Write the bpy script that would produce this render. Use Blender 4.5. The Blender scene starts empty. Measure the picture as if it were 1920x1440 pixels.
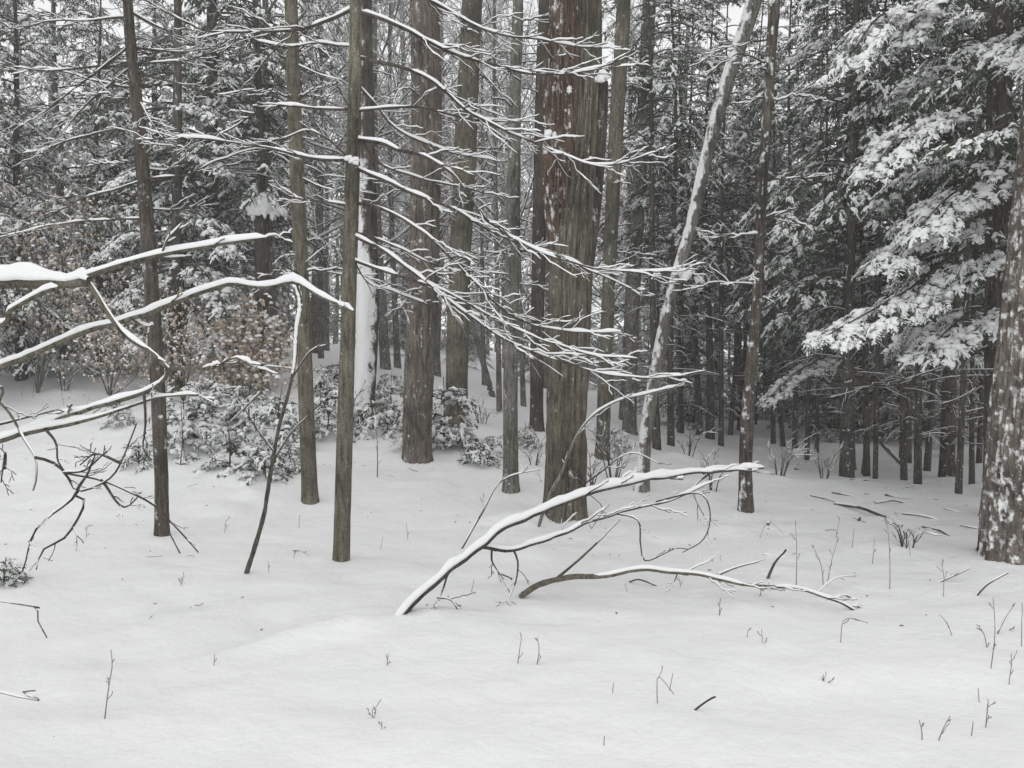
import bpy, math, random
import numpy as np
from math import radians, sin, cos, pi
from mathutils import Vector

# ------------------------------------------------------------------ camera, sky, sun, exposure
scene = bpy.context.scene
F = 1600.0; PITCH = radians(2.15); EYE = 1.6          # focal length in photo pixels (1920 wide)
cam = bpy.data.cameras.new('camera'); cam_o = bpy.data.objects.new('camera', cam)
scene.collection.objects.link(cam_o); scene.camera = cam_o
cam.sensor_width = 36; cam.lens = F / 1920 * 36; cam.clip_end = 2000; cam.clip_start = 0.05
cam_o.location = (0, 0, EYE); cam_o.rotation_euler = (radians(90) - PITCH, 0, 0)
w = bpy.data.worlds.new('World'); scene.world = w; w.use_nodes = True
nt = w.node_tree; bg = nt.nodes['Background']
sky = nt.nodes.new('ShaderNodeTexSky'); sky.sky_type = 'NISHITA'; sky.sun_disc = False
SUN_EL, SUN_ROT = radians(58), radians(200)
sky.sun_elevation = SUN_EL; sky.sun_rotation = SUN_ROT
sky.air_density = 1.0; sky.dust_density = 0.4; sky.ozone_density = 1.0
hs = nt.nodes.new('ShaderNodeHueSaturation'); hs.inputs['Saturation'].default_value = 0.02
nt.links.new(sky.outputs[0], hs.inputs['Color']); nt.links.new(hs.outputs[0], bg.inputs['Color'])
bg.inputs['Strength'].default_value = 0.15
sun = bpy.data.lights.new('sun', 'SUN'); sun.energy = 0.5; sun.angle = radians(60); sun.color = (1, 0.985, 0.96)
sun_o = bpy.data.objects.new('sun', sun); scene.collection.objects.link(sun_o)
sun_o.rotation_euler = (radians(90) - SUN_EL, 0, radians(180) - SUN_ROT + pi)
vs = scene.view_settings
vs.view_transform = 'Standard'; vs.look = 'None'; vs.gamma = 1; vs.use_curve_mapping = False
vs.exposure = 0.78
scene.cycles.max_bounces = 5; scene.cycles.diffuse_bounces = 3

RNG = np.random.default_rng(11); random.seed(5)
C = scene.collection

# ------------------------------------------------------------------ noise
def _h(ix, iy, iz):
    h = (ix * 374761393 + iy * 668265263 + iz * 1274126177) & 0xffffffff
    h = ((h ^ (h >> 13)) * 1274126177) & 0xffffffff
    return ((h ^ (h >> 16)) & 0xffffff) / float(0xffffff)
def vnoise(p):
    p = np.asarray(p, float); i = np.floor(p).astype(np.int64); f = p - i; f = f * f * (3 - 2 * f)
    x, y, z = i[..., 0], i[..., 1], i[..., 2]; u, v, ww = f[..., 0], f[..., 1], f[..., 2]
    r = 0
    for a in (0, 1):
        for b in (0, 1):
            for c in (0, 1):
                r = r + _h(x + a, y + b, z + c) * (u if a else 1 - u) * (v if b else 1 - v) * (ww if c else 1 - ww)
    return r
def fbm(p, o=4):
    p = np.asarray(p, float); s = 0; a = 1; t = 0
    for k in range(o):
        s = s + a * vnoise(p + 17.3 * k); t += a; a *= .5; p = p * 2.03
    return s / t
def sst(a, b, x):
    t = np.clip((np.asarray(x, float) - a) / (b - a), 0, 1); return t * t * (3 - 2 * t)

# ------------------------------------------------------------------ terrain
MOUNDS = []      # (x, y, sx, sy, rot, h) snow heaped round stems
def base_h(x, y):
    x = np.asarray(x, float); y = np.asarray(y, float)
    L = 1 - sst(-5.0, 4.2, x)
    z = 1.36 * sst(7, 17, y) * L + 0.022 * np.clip(y - 17, 0, 60) * L
    z = z - 0.42 * sst(8, 15, y) * sst(1.5, 6, x)
    p = np.stack([x, y, 0 * x], -1)
    z = z + 0.22 * (fbm(p * .28 + 3.1, 2) - .5) * sst(2, 9, y)
    z = z + 0.10 * (fbm(p * .55 + 9.7, 2) - .5)
    z = z + 0.085 * (fbm(p * np.array([1.1, 1.9, 1]) + 5.5, 2) - .5)
    z = z + 0.055 * sst(.60, .82, fbm(p * 2.1 + 31.7, 2)) * (.35 + .65 * sst(5, 8, y)) + 0.035 * (fbm(p * np.array([2.6, 4.5, 1]) + 2.5, 2) - .5) - 0.02 * sst(.66, .8, vnoise(p * 3.3 + 71.))
    return z
Z00 = float(base_h(0., 3.5))
def gz(x, y): return float(base_h(x, y)) - Z00
def full_h(x, y):
    z = base_h(x, y) - Z00
    for (mx, my, sx, sy, r, h) in MOUNDS:
        dx = x - mx; dy = y - my
        u = (dx * cos(r) + dy * sin(r)) / sx; v = (-dx * sin(r) + dy * cos(r)) / sy
        z = z + h * np.exp(-(u * u + v * v))
    return z
def ray(px, py):
    a = (px - 960) / F; b = (720 - py) / F
    return Vector((a, cos(PITCH) + b * sin(PITCH), -sin(PITCH) + b * cos(PITCH)))
def P(px, py, d):                       # the point of that ray at distance d along the ground axis
    r = ray(px, py); return np.array([r.x / r.y * d, d, EYE + r.z / r.y * d])
_DS = 2.5 * 1.004 ** np.arange(900)
def G(px, py):                          # where the ray meets the snow
    r = ray(px, py); x = r.x / r.y * _DS; z = EYE + r.z / r.y * _DS
    k = np.nonzero(base_h(x, _DS) - Z00 >= z)[0]
    d = _DS[k[0]] if len(k) else 40.0
    return np.array([r.x / r.y * d, d, gz(r.x / r.y * d, d)])

# ------------------------------------------------------------------ mesh helpers
class MB:
    def __init__(s): s.v = []; s.q = []; s.t = []; s.n = 0; s.a = []; s.has = False
    def add(s, v, q=None, t=None, attr=None):
        v = np.asarray(v, float).reshape(-1, 3)
        if q is not None and len(q): s.q.append(np.asarray(q, np.int64).reshape(-1, 4) + s.n)
        if t is not None and len(t): s.t.append(np.asarray(t, np.int64).reshape(-1, 3) + s.n)
        s.a.append(np.zeros(len(v)) if attr is None else attr); s.has |= attr is not None
        s.v.append(v); s.n += len(v)
    def mesh(s, name, mat, origin=(0, 0, 0), smooth=True):
        me = bpy.data.meshes.new(name)
        v = np.concatenate(s.v) - np.asarray(origin, float)
        q = np.concatenate(s.q) if s.q else np.zeros((0, 4), int)
        t = np.concatenate(s.t) if s.t else np.zeros((0, 3), int)
        me.vertices.add(len(v)); me.vertices.foreach_set('co', v.astype(np.float32).ravel())
        me.loops.add(q.size + t.size); me.polygons.add(len(q) + len(t))
        me.loops.foreach_set('vertex_index', np.concatenate([q.ravel(), t.ravel()]).astype(np.int32))
        st = np.concatenate([np.arange(len(q)) * 4, q.size + np.arange(len(t)) * 3]).astype(np.int32)
        me.polygons.foreach_set('loop_start', st)
        me.polygons.foreach_set('use_smooth', np.full(len(q) + len(t), smooth))
        if s.has:
            at = me.attributes.new('snow', 'FLOAT', 'POINT')
            at.data.foreach_set('value', np.concatenate(s.a).astype(np.float32))
        me.materials.append(mat); me.update(calc_edges=True)
        return me
    def build(s, name, mat, parent=None, origin=(0, 0, 0), smooth=True):
        if not s.n: return None
        o = bpy.data.objects.new(name, s.mesh(name, mat, origin, smooth)); C.objects.link(o)
        if name in ('crown', 'limbs', 'snow', 'dead_twigs', 'needles', 'leaves', 'stems'): o['kind'] = 'stuff'
        if parent is not None: o.parent = parent
        return o
def tag(o, label, cat, group=None):
    o['label'] = label; o['category'] = cat
    if group: o['group'] = group
    return o
def empty(name, loc, label, cat, group=None):
    o = bpy.data.objects.new(name, None); o.location = loc; o.empty_display_size = .2; C.objects.link(o)
    return tag(o, label, cat, group)
def copy_tree(src, loc, rz, sc, label=None, group=None, name=None):
    o = src.copy(); C.objects.link(o); o.location = loc; o.rotation_euler = (0, 0, rz); o.scale = sc
    if label: o['label'] = label
    if group: o['group'] = group
    for ch in src.children:
        c = ch.copy(); C.objects.link(c); c.parent = o
        for g in ch.children:
            d = g.copy(); C.objects.link(d); d.parent = c
    return o
def smooth_line(pts, n):
    pts = np.asarray(pts, float)
    if len(pts) < 3: 
        t = np.linspace(0, 1, n)[:, None]; return pts[0] * (1 - t) + pts[-1] * t
    q = np.vstack([2 * pts[0] - pts[1], pts, 2 * pts[-1] - pts[-2]])
    seg = np.linalg.norm(np.diff(pts[:, :3], axis=0), axis=1); cum = np.concatenate([[0], np.cumsum(seg)])
    s = np.linspace(0, cum[-1], n); k = np.clip(np.searchsorted(cum, s, 'right') - 1, 0, len(pts) - 2)
    t = ((s - cum[k]) / np.maximum(seg[k], 1e-9))[:, None]
    a, b, c, d = q[k], q[k + 1], q[k + 2], q[k + 3]
    return .5 * (2 * b + (c - a) * t + (2 * a - 5 * b + 4 * c - d) * t ** 2 + (3 * b - a - 3 * c + d) * t ** 3)
UP = np.array([0, 0, 1.])
def frames(p):
    t = np.gradient(p, axis=0); t /= np.linalg.norm(t, axis=1)[:, None] + 1e-12
    ref = np.where(np.abs(t[:, 2:3]) > .95, np.array([[0, 1., 0]]), UP[None])
    s = np.cross(t, ref); s /= np.linalg.norm(s, axis=1)[:, None] + 1e-12
    return t, s, np.cross(s, t)
def ringfaces(n, k, cap=True):
    i = np.arange(n - 1)[:, None] * k; j = np.arange(k)[None]; j2 = (j + 1) % k
    return np.stack([i + j, i + j2, i + k + j2, i + k + j], -1).reshape(-1, 4)
def tube(mb, p, r, k=5, rough=0.0):
    n = len(p); t, s, u = frames(p); r = np.broadcast_to(np.asarray(r, float), (n,))
    a = np.arange(k) * 2 * pi / k
    rr = r[:, None] * np.ones(k)
    if rough: rr = rr * (1 + rough * (RNG.random((n, k)) - .5))
    v = p[:, None] + rr[..., None] * (np.cos(a)[None, :, None] * s[:, None] + np.sin(a)[None, :, None] * u[:, None])
    v = v.reshape(-1, 3); q = ringfaces(n, k)
    tip = np.vstack([p[0], p[-1]]); m = len(v); j = np.arange(k)
    tri = np.vstack([np.stack([np.full(k, m), (j + 1) % k, j], 1),
                     np.stack([np.full(k, m + 1), (n - 1) * k + j, (n - 1) * k + (j + 1) % k], 1)])
    mb.add(np.vstack([v, tip]), q, tri)
def snow_on(mb, p, r, h, k=6, gaps=0.25, wid=.88):
    """a ridge of snow lying on the upper side of a stem"""
    n = len(p); t, s, u = frames(p); r = np.broadcast_to(np.asarray(r, float), (n,))
    flat = np.clip(1 - np.abs(t[:, 2]) ** 2 * 1.15, 0, 1)
    L = np.concatenate([[0], np.cumsum(np.linalg.norm(np.diff(p, axis=0), axis=1))])
    sd = RNG.random() * 100
    nz = fbm(np.stack([L * 9 + sd, 0 * L + sd, 0 * L], -1), 2)
    g = sst(gaps - .06, gaps + .1, vnoise(np.stack([L * 4 + sd, 0 * L, 0 * L + sd], -1)))
    hh = h * (.15 + 1.7 * nz) * (.6 + .8 * fbm(np.stack([L * 2.2 + sd, 0 * L + 3, 0 * L], -1), 2)) * flat * g; hh[0] *= .3; hh[-1] *= .2
    ww = r * wid * (.5 + .5 * g) * (.75 + .5 * nz) * np.sqrt(flat + .02) + .18 * hh
    a = np.linspace(-.04 * pi, 1.04 * pi, k)
    c = p + u * (r * .55)[:, None]
    up = .35 * UP + .65 * u
    v = c[:, None] + (ww[:, None] * np.cos(a))[..., None] * s[:, None] + \
        (np.where(np.sin(a) > 0, (hh + r * .42 * g)[:, None] * np.sin(a), r[:, None] * .8 * np.sin(a)))[..., None] * up[:, None]
    mb.add(v.reshape(-1, 3), ringfaces(n, k))

def blob(mb, c, sx, sy, sz, seed, n=12, k=16, lump=.35, low=-.5):
    th = np.linspace(low, pi / 2 * .999, n)[:, None]; a = np.arange(k)[None] * 2 * pi / k
    d = np.stack([np.cos(th) * np.cos(a), np.cos(th) * np.sin(a), np.sin(th) + 0 * a], -1)
    r = 1 + lump * (fbm(d * 2.2 + seed, 3) - .5) * 2
    v = c + d * r[..., None] * np.array([sx, sy, sz]); mb.add(np.vstack([v.reshape(-1, 3), v[-1].mean(0)]), ringfaces(n, k), [[(n - 1) * k + j, (n - 1) * k + (j + 1) % k, n * k] for j in range(k)])
# ------------------------------------------------------------------ materials
def newmat(name):
    m = bpy.data.materials.new(name); m.use_nodes = True
    return m, m.node_tree, m.node_tree.nodes['Principled BSDF']
def nd(t, typ, **kw):
    n = t.nodes.new(typ)
    for k, v in kw.items():
        if k in n.inputs: n.inputs[k].default_value = v
        else: setattr(n, k, v)
    return n
def ramp(t, src, stops):
    r = nd(t, 'ShaderNodeValToRGB'); e = r.color_ramp.elements
    while len(e) < len(stops): e.new(.5)
    for el, (pos, col) in zip(e, stops):
        el.position = pos; el.color = (*col, 1) if len(col) == 3 else col
    t.links.new(src, r.inputs[0]); return r.outputs[0]
SNOWC = (0.805, 0.81, 0.81)
def snow_mat(name, fine=60, bump=.25, ground=False):
    m, t, b = newmat(name); b.inputs['Roughness'].default_value = .75
    b.inputs['Specular IOR Level'].default_value = .25
    tc = nd(t, 'ShaderNodeTexCoord')
    n1 = nd(t, 'ShaderNodeTexNoise', Scale=fine, Detail=5.0, Roughness=.65); t.links.new(tc.outputs['Object'], n1.inputs['Vector'])
    if ground:
        n2 = nd(t, 'ShaderNodeTexNoise', Scale=1.7, Detail=4.0); t.links.new(tc.outputs['Object'], n2.inputs['Vector'])
        col = ramp(t, n2.outputs['Fac'], [(.3, (.785, .79, .792)), (.7, (.82, .823, .822))])
        t.links.new(col, b.inputs['Base Color'])
        n3 = nd(t, 'ShaderNodeTexNoise', Scale=6.0, Detail=6.0, Roughness=.6); t.links.new(tc.outputs['Object'], n3.inputs['Vector'])
        b1 = nd(t, 'ShaderNodeBump', Strength=.4, Distance=.06); t.links.new(n3.outputs['Fac'], b1.inputs['Height'])
        b2 = nd(t, 'ShaderNodeBump', Strength=bump * .3, Distance=.008); t.links.new(n1.outputs['Fac'], b2.inputs['Height'])
        t.links.new(b1.outputs[0], b2.inputs['Normal']); t.links.new(b2.outputs[0], b.inputs['Normal'])
    else:
        b.inputs['Base Color'].default_value = (*SNOWC, 1)
        b2 = nd(t, 'ShaderNodeBump', Strength=bump, Distance=.012); t.links.new(n1.outputs['Fac'], b2.inputs['Height'])
        t.links.new(b2.outputs[0], b.inputs['Normal'])
    return m
M = {}
M['snow_ground'] = snow_mat('ground snow', 45, .3, True)
M['snow'] = snow_mat('branch snow', 40, .35)
def bark_mat(name, cols, stretch=(13, 13, 1.8), lichen=None, flecks=0.0, attr=False, rough=1.0):
    m, t, b = newmat(name); b.inputs['Roughness'].default_value = .95
    b.inputs['Specular IOR Level'].default_value = .15
    tc = nd(t, 'ShaderNodeTexCoord'); mp = nd(t, 'ShaderNodeMapping'); mp.inputs['Scale'].default_value = stretch
    t.links.new(tc.outputs['Object'], mp.inputs['Vector'])
    n1 = nd(t, 'ShaderNodeTexNoise', Scale=3.0, Detail=7.0, Roughness=.7); t.links.new(mp.outputs[0], n1.inputs['Vector'])
    col = ramp(t, n1.outputs['Fac'], [(.36, cols[0]), (.47, cols[1]), (.66, cols[2])])
    ng = nd(t, 'ShaderNodeTexNoise', Scale=55.0, Detail=4.0, Roughness=.75); t.links.new(tc.outputs['Object'], ng.inputs['Vector'])
    nl = nd(t, 'ShaderNodeTexNoise', Scale=2.2, Detail=3.0); t.links.new(tc.outputs['Object'], nl.inputs['Vector'])
    for src, lo, hi in ((ng, .55, 1.45), (nl, .6, 1.4)):
        mr = nd(t, 'ShaderNodeMapRange'); mr.inputs['From Min'].default_value = .3; mr.inputs['From Max'].default_value = .7; mr.inputs['To Min'].default_value = lo; mr.inputs['To Max'].default_value = hi
        t.links.new(src.outputs['Fac'], mr.inputs['Value']); vm = nd(t, 'ShaderNodeVectorMath', operation='SCALE'); t.links.new(col, vm.inputs[0]); t.links.new(mr.outputs[0], vm.inputs['Scale']); col = vm.outputs[0]
    def mix(f, a, c):
        x = nd(t, 'ShaderNodeMix', data_type='RGBA'); t.links.new(f, x.inputs['Factor']); t.links.new(a, x.inputs[6])
        x.inputs[7].default_value = (*c, 1); return x.outputs[2]
    if lichen:
        n2 = nd(t, 'ShaderNodeTexNoise', Scale=11.0, Detail=8.0, Roughness=.75); t.links.new(tc.outputs['Object'], n2.inputs['Vector'])
        f = ramp(t, n2.outputs['Fac'], [(.58, (0, 0, 0)), (.62, (.7, .7, .7))]); col = mix(f, col, lichen)
    if flecks:
        n3 = nd(t, 'ShaderNodeTexNoise', Scale=16.0, Detail=5.0, Roughness=.7); t.links.new(tc.outputs['Object'], n3.inputs['Vector'])
        f = ramp(t, n3.outputs['Fac'], [(.70 - flecks, (0, 0, 0)), (.76 - flecks, (1, 1, 1))]); col = mix(f, col, SNOWC)
    if attr:
        a = nd(t, 'ShaderNodeAttribute', attribute_name='snow')
        n4 = nd(t, 'ShaderNodeTexNoise', Scale=30.0, Detail=4.0, Roughness=.7); t.links.new(tc.outputs['Object'], n4.inputs['Vector'])
        ad = nd(t, 'ShaderNodeMath', operation='ADD'); t.links.new(a.outputs['Fac'], ad.inputs[0]); t.links.new(n4.outputs['Fac'], ad.inputs[1])
        f = ramp(t, ad.outputs[0], [(.70, (0, 0, 0)), (.95, (1, 1, 1))]); col = mix(f, col, SNOWC)
    t.links.new(col, b.inputs['Base Color'])
    bp = nd(t, 'ShaderNodeBump', Strength=.9 * rough, Distance=.02); t.links.new(n1.outputs['Fac'], bp.inputs['Height'])
    t.links.new(bp.outputs[0], b.inputs['Normal'])
    return m
BR = dict(
    dark=((.050, .043, .037), (.115, .10, .084), (.19, .17, .15)),
    olive=((.065, .058, .044), (.15, .137, .105), (.23, .215, .17)),
    red=((.062, .052, .045), (.155, .133, .113), (.26, .232, .205)),
    rust=((.055, .038, .030), (.135, .092, .070), (.21, .16, .13)),
    grey=((.075, .070, .062), (.18, .17, .15), (.29, .28, .25)),
    pale=((.10, .097, .088), (.20, .195, .175), (.30, .29, .265)))
BR = {k: tuple(tuple(.80 * v for v in q) for q in c) for k, c in BR.items()}
BR['dark'] = tuple(tuple(.85 * v for v in q) for q in BR['dark'])
for k, c in BR.items():
    M['bark_' + k] = bark_mat('bark ' + k, c)
    M['trunk_' + k] = bark_mat('trunk bark ' + k, c, lichen=(.20, .20, .165) if k in ('grey', 'olive', 'red') else None, attr=True)
M['far_bark'] = bark_mat('stand bark', BR['dark'], flecks=.09)
M['far_grey'] = bark_mat('wood bark', BR['grey'], flecks=.10)
m, t, b = newmat('needles'); b.inputs['Roughness'].default_value = .7; b.inputs['Specular IOR Level'].default_value = .2
tc = nd(t, 'ShaderNodeTexCoord'); n1 = nd(t, 'ShaderNodeTexNoise', Scale=2.5, Detail=4.0); t.links.new(tc.outputs['Object'], n1.inputs['Vector'])
t.links.new(ramp(t, n1.outputs['Fac'], [(.3, (.040, .055, .036)), (.55, (.065, .085, .055)), (.75, (.10, .115, .075))]), b.inputs['Base Color'])
M['needles'] = m
def leaf_mat(name, a, c):
    m, t, b = newmat(name); b.inputs['Roughness'].default_value = .8
    g = nd(t, 'ShaderNodeNewGeometry')
    t.links.new(ramp(t, g.outputs['Random Per Island'], [(0, a), (1, c)]), b.inputs['Base Color']); return m
M['leaf'] = leaf_mat('dry beech leaf', (.36, .27, .19), (.60, .50, .40))
M['stem'] = bark_mat('dry stem', ((.09, .08, .07), (.19, .17, .15), (.30, .275, .25)))

# ------------------------------------------------------------------ conifer boughs
def spray_template(rng, n_side=7, rich=True):
    """unit twig along +x with side twiglets (strips) and fingers of snow lying on them"""
    V, Q = [], []; SV, SQ = [], []
    def strip(a, b, w0, droop):
        d = b - a; L = np.linalg.norm(d); d = d / L; s = np.cross(d, UP); s /= np.linalg.norm(s)
        roll = rng.uniform(-.9, .9); s = s * cos(roll) + np.cross(d, s) * sin(roll)
        mid = (a + b) / 2 + np.array([0, 0, droop * .25]); e = b - np.array([0, 0, droop])
        k = sum(len(x) for x in V)
        if rich:
            V.append(np.array([a - s * w0 * .5, a + s * w0 * .5, mid + s * w0, mid - s * w0, e + s * w0 * .25, e - s * w0 * .25]))
            Q.append(np.array([[0, 1, 2, 3], [3, 2, 4, 5]]) + k)
        else:
            V.append(np.array([a, mid + s * w0, e, mid - s * w0])); Q.append(np.array([[0, 1, 2, 3]]) + k)
        return a, mid, e
    def finger(pts, r, wide=1.0):
        p = smooth_line(np.array(pts), 4 if rich else 3); n = len(p); kk = 5 if rich else 4
        t, s, u = frames(p); a = np.linspace(-.1 * pi, 1.1 * pi, kk)
        pr = r * np.array([.4, 1.05, 1, .3] if rich else [.5, 1.1, .3]) * rng.uniform(.7, 1.3, n)
        v = p[:, None] + (wide * pr[:, None] * np.cos(a))[..., None] * s[:, None] + (pr[:, None] * np.sin(a))[..., None] * UP
        k = sum(len(x) for x in SV); SV.append(v.reshape(-1, 3)); SQ.append(ringfaces(n, kk)[[q for q in range((n - 1) * kk) if q % kk != kk - 1]] + k)
    ax = lambda x: np.array([x, .05 * sin(5 * x), -.22 * x * x])
    prev = ax(0)
    for x in (.5, 1.0):
        strip(prev, ax(x), .03, .0); prev = ax(x)
    if rng.random() < .8: finger([ax(.3), ax(.55), ax(.8), ax(1.0)], rng.uniform(.03, .06))
    for x0 in ((.22, .55) if rich else (.35,)):
        if rng.random() < .6:
            y0 = rng.uniform(-.1, .1); c0 = ax(x0) + np.array([0, y0, .015]); finger([c0, c0 + np.array([.1, .03, .01]), c0 + np.array([.22, .0, -.02]), c0 + np.array([.32, -.04 * np.sign(y0), -.07])], rng.uniform(.035, .055), rng.uniform(1.6, 2.6))
    for i in range(n_side):
        x = .10 + .85 * (i + .5) / n_side + rng.uniform(-.03, .03)
        for sgn in (-1, 1):
            L = (.44 - .25 * abs(x - .3)) * rng.uniform(.5, 1.25) * (1 - .4 * x)
            an = sgn * radians(rng.uniform(30, 75)); a = ax(x)
            e = a + L * np.array([cos(an), sin(an), rng.uniform(-.5, .15)])
            A, mid, E = strip(a, e, rng.uniform(.016, .028) if rich else rng.uniform(.03, .05), L * .3)
            if rng.random() < (.55 if rich else .46):
                r = rng.uniform(.018, .045) if rich else rng.uniform(.03, .06); f = rng.uniform(.0, .6)
                finger([A + (mid - A) * f + UP * .008, mid + UP * .010, (mid + E) / 2 + UP * .008, mid + (E - mid) * rng.uniform(.3, 1)], r)
    return np.vstack(V), np.vstack(Q), np.vstack(SV), np.vstack(SQ)
_r = np.random.default_rng(3)
SPR_HI = [spray_template(_r, 8, True) for _ in range(9)]
SPR_LO = [spray_template(_r, 5, False) for _ in range(9)]
def put_sprays(mn, ms, pos, dirs, scale, rng, lib, snow=1.0):
    """pos, dirs (N,3); every spray leans with its twig and lies flat-ish"""
    N = len(pos); which = rng.integers(0, len(lib), N)
    for w_, (v, q, sv, sq) in enumerate(lib):
        idx = np.nonzero(which == w_)[0]
        if not len(idx): continue
        d = dirs[idx] / np.linalg.norm(dirs[idx], axis=1)[:, None]
        s = np.cross(UP, d); s /= np.linalg.norm(s, axis=1)[:, None] + 1e-9
        u = np.cross(d, s); ro = rng.normal(0, .45, len(idx))[:, None]
        s, u = s * np.cos(ro) + u * np.sin(ro), u * np.cos(ro) - s * np.sin(ro)
        R = np.stack([d, s, u], -1) * scale[idx][:, None, None]
        vv = np.einsum('nij,vj->nvi', R, v) + pos[idx][:, None]
        mn.add(vv.reshape(-1, 3), (q[None] + (np.arange(len(idx)) * len(v))[:, None, None]).reshape(-1, 4))
        keep = np.nonzero(rng.random(len(idx)) < snow)[0]
        if len(keep):
            # the snow stays heaped upward whatever the roll
            R2 = R[keep]; svv = np.einsum('nij,vj->nvi', R2, sv) + pos[idx][keep][:, None]
            ms.add(svv.reshape(-1, 3), (sq[None] + (np.arange(len(keep)) * len(sv))[:, None, None]).reshape(-1, 4))
def bough(mn, ms, mw, pts, width, rng, lib, dens=11, sc=.34, snow=.9, r0=.016, bare=.18, heaps=0):
    """a limb along pts carrying flat sprays to both sides"""
    p = smooth_line(pts, max(8, int(6 * len(pts)))); n = len(p)
    r = np.linspace(r0, r0 * .25, n); tube(mw, p, r, 4)
    L = np.linalg.norm(np.diff(p, axis=0), axis=1).sum(); t, s, u = frames(p)
    N = max(6, int(L * dens * (.6 + width * 1.6)))
    f = bare + (1 - bare) * rng.random(N) ** .8; f[0] = 1; k = f * (n - 1); i = np.clip(k.astype(int), 0, n - 2); fr = (k - i)[:, None]
    c = p[i] * (1 - fr) + p[i + 1] * fr; T = t[i]; S = s[i]
    side = rng.choice([-1, 1], N)[:, None]; wl = width * (1.05 - .75 * f) * rng.random(N) * np.where(f > .97, 0, 1)
    an = np.radians(rng.uniform(20, 62, N))[:, None]; an[0] = 0
    d = T * np.cos(an) + S * side * np.sin(an); d[:, 2] -= rng.uniform(.02, .30, N)
    off = T * (.6 * wl[:, None]) + S * side * (wl[:, None]); off[:, 2] -= .35 * wl ** 1.3 + rng.uniform(-.02, .05, N)
    put_sprays(mn, ms, c + off, d, sc * rng.uniform(.55, 1.35, N), rng, lib, snow)
    for q in range(int(heaps * L)):
        h = rng.integers(N); z = rng.uniform(.016, .042) * (1.3 - .6 * abs(f[h] - .7))
        blob(ms, c[h] + off[h] + d[h] * sc * rng.uniform(.1, .6) - UP * .015, z * rng.uniform(.9, 1.5), z * rng.uniform(.8, 1.3), z * .8, rng.random() * 90, 5, 8, 1.0, -.6)
def conifer(name, label, seed, H, r0, crown0, rad, per=.32, lib=SPR_LO, dens=15, sc=.28, snow=.9, dead=True, bark='far_bark', nper=4, group=None, dead_n=1.0):
    rng = np.random.default_rng(seed); e = empty(name, (0, 0, 0), label, 'tree', group)
    tr, br, mn, ms, dd, ds = MB(), MB(), MB(), MB(), MB(), MB()
    zz = np.linspace(-.25, H, 26); wob = np.stack([.05 * np.sin(zz * .7 + seed), .05 * np.cos(zz * .55 + seed), 0 * zz], -1)
    p = np.stack([0 * zz, 0 * zz, zz], -1) + wob * np.clip(zz / H, 0, 1)[:, None] * 2
    tube(tr, p, r0 * (1 - .93 * np.clip(zz / H, 0, 1)) + .25 * r0 * np.exp(-np.clip(zz, 0, 9) * 5), 9, .12)
    z = crown0
    while z < H - .15:
        fz = (z - crown0) / (H - crown0)
        for k in range(nper if rng.random() < .8 else nper - 1):
            a = rng.uniform(0, 2 * pi); L = rad * (1 - fz) ** .75 * rng.uniform(.55, 1.1) + .15
            z0 = z + rng.uniform(-.15, .15); d = np.array([cos(a), sin(a), 0]); dr = rng.uniform(.12, .38) * (1.15 - fz)
            sd = np.array([-sin(a), cos(a), 0]) * rng.uniform(-.12, .12)
            pts = [UP * z0, UP * (z0 + .06 * L) + d * L * .35 + sd * L * .3, UP * (z0 - dr * L * .35) + d * L * .7 + sd * L * .8, UP * (z0 - dr * L) + d * L + sd * L]
            bough(mn, ms, br, pts, .30 * L, rng, lib, dens, sc * (.6 + .4 * min(1, L)), snow, r0=.008 + .009 * L, bare=.12)
        z += per * rng.uniform(.7, 1.3)
    if dead:
        z = .7
        while z < crown0 + .8:
            for k in range(rng.integers(1, 4)):
                if rng.random() > dead_n: continue
                a = rng.uniform(0, 2 * pi); L = rng.uniform(.3, 1.1) * min(1.2, rad); d = np.array([cos(a), sin(a), 0])
                q = smooth_line([UP * z, UP * (z + rng.uniform(-.02, .08)) + d * L * .5, UP * (z - rng.uniform(0, .25)) + d * L], 6)
                tube(dd, q, np.linspace(.009, .004, 6), 3); snow_on(ds, q, np.linspace(.009, .004, 6), .006, 4, .4)
                for jj in range(3):
                    f = rng.uniform(.3, .9); i = int(f * 5); b = rng.choice([-1, 1]) * radians(rng.uniform(35, 60))
                    d2 = np.array([cos(a + b), sin(a + b), rng.uniform(-.3, .1)]) * L * .35
                    q2 = np.array([q[i], q[i] + d2 * .5, q[i] + d2]); tube(dd, q2, .0035, 3)
            z += rng.uniform(.18, .4)
    tr.build('trunk', M[bark], e)
    cr = mn.build('crown', M['needles'], e, smooth=False)
    br.build('limbs', M['far_bark'], cr); ms.build('snow', M['snow'], cr)
    if dd.n:
        o = dd.build('dead_twigs', M['far_bark'], e); ds.build('snow', M['snow'], o)
    return e
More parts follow.
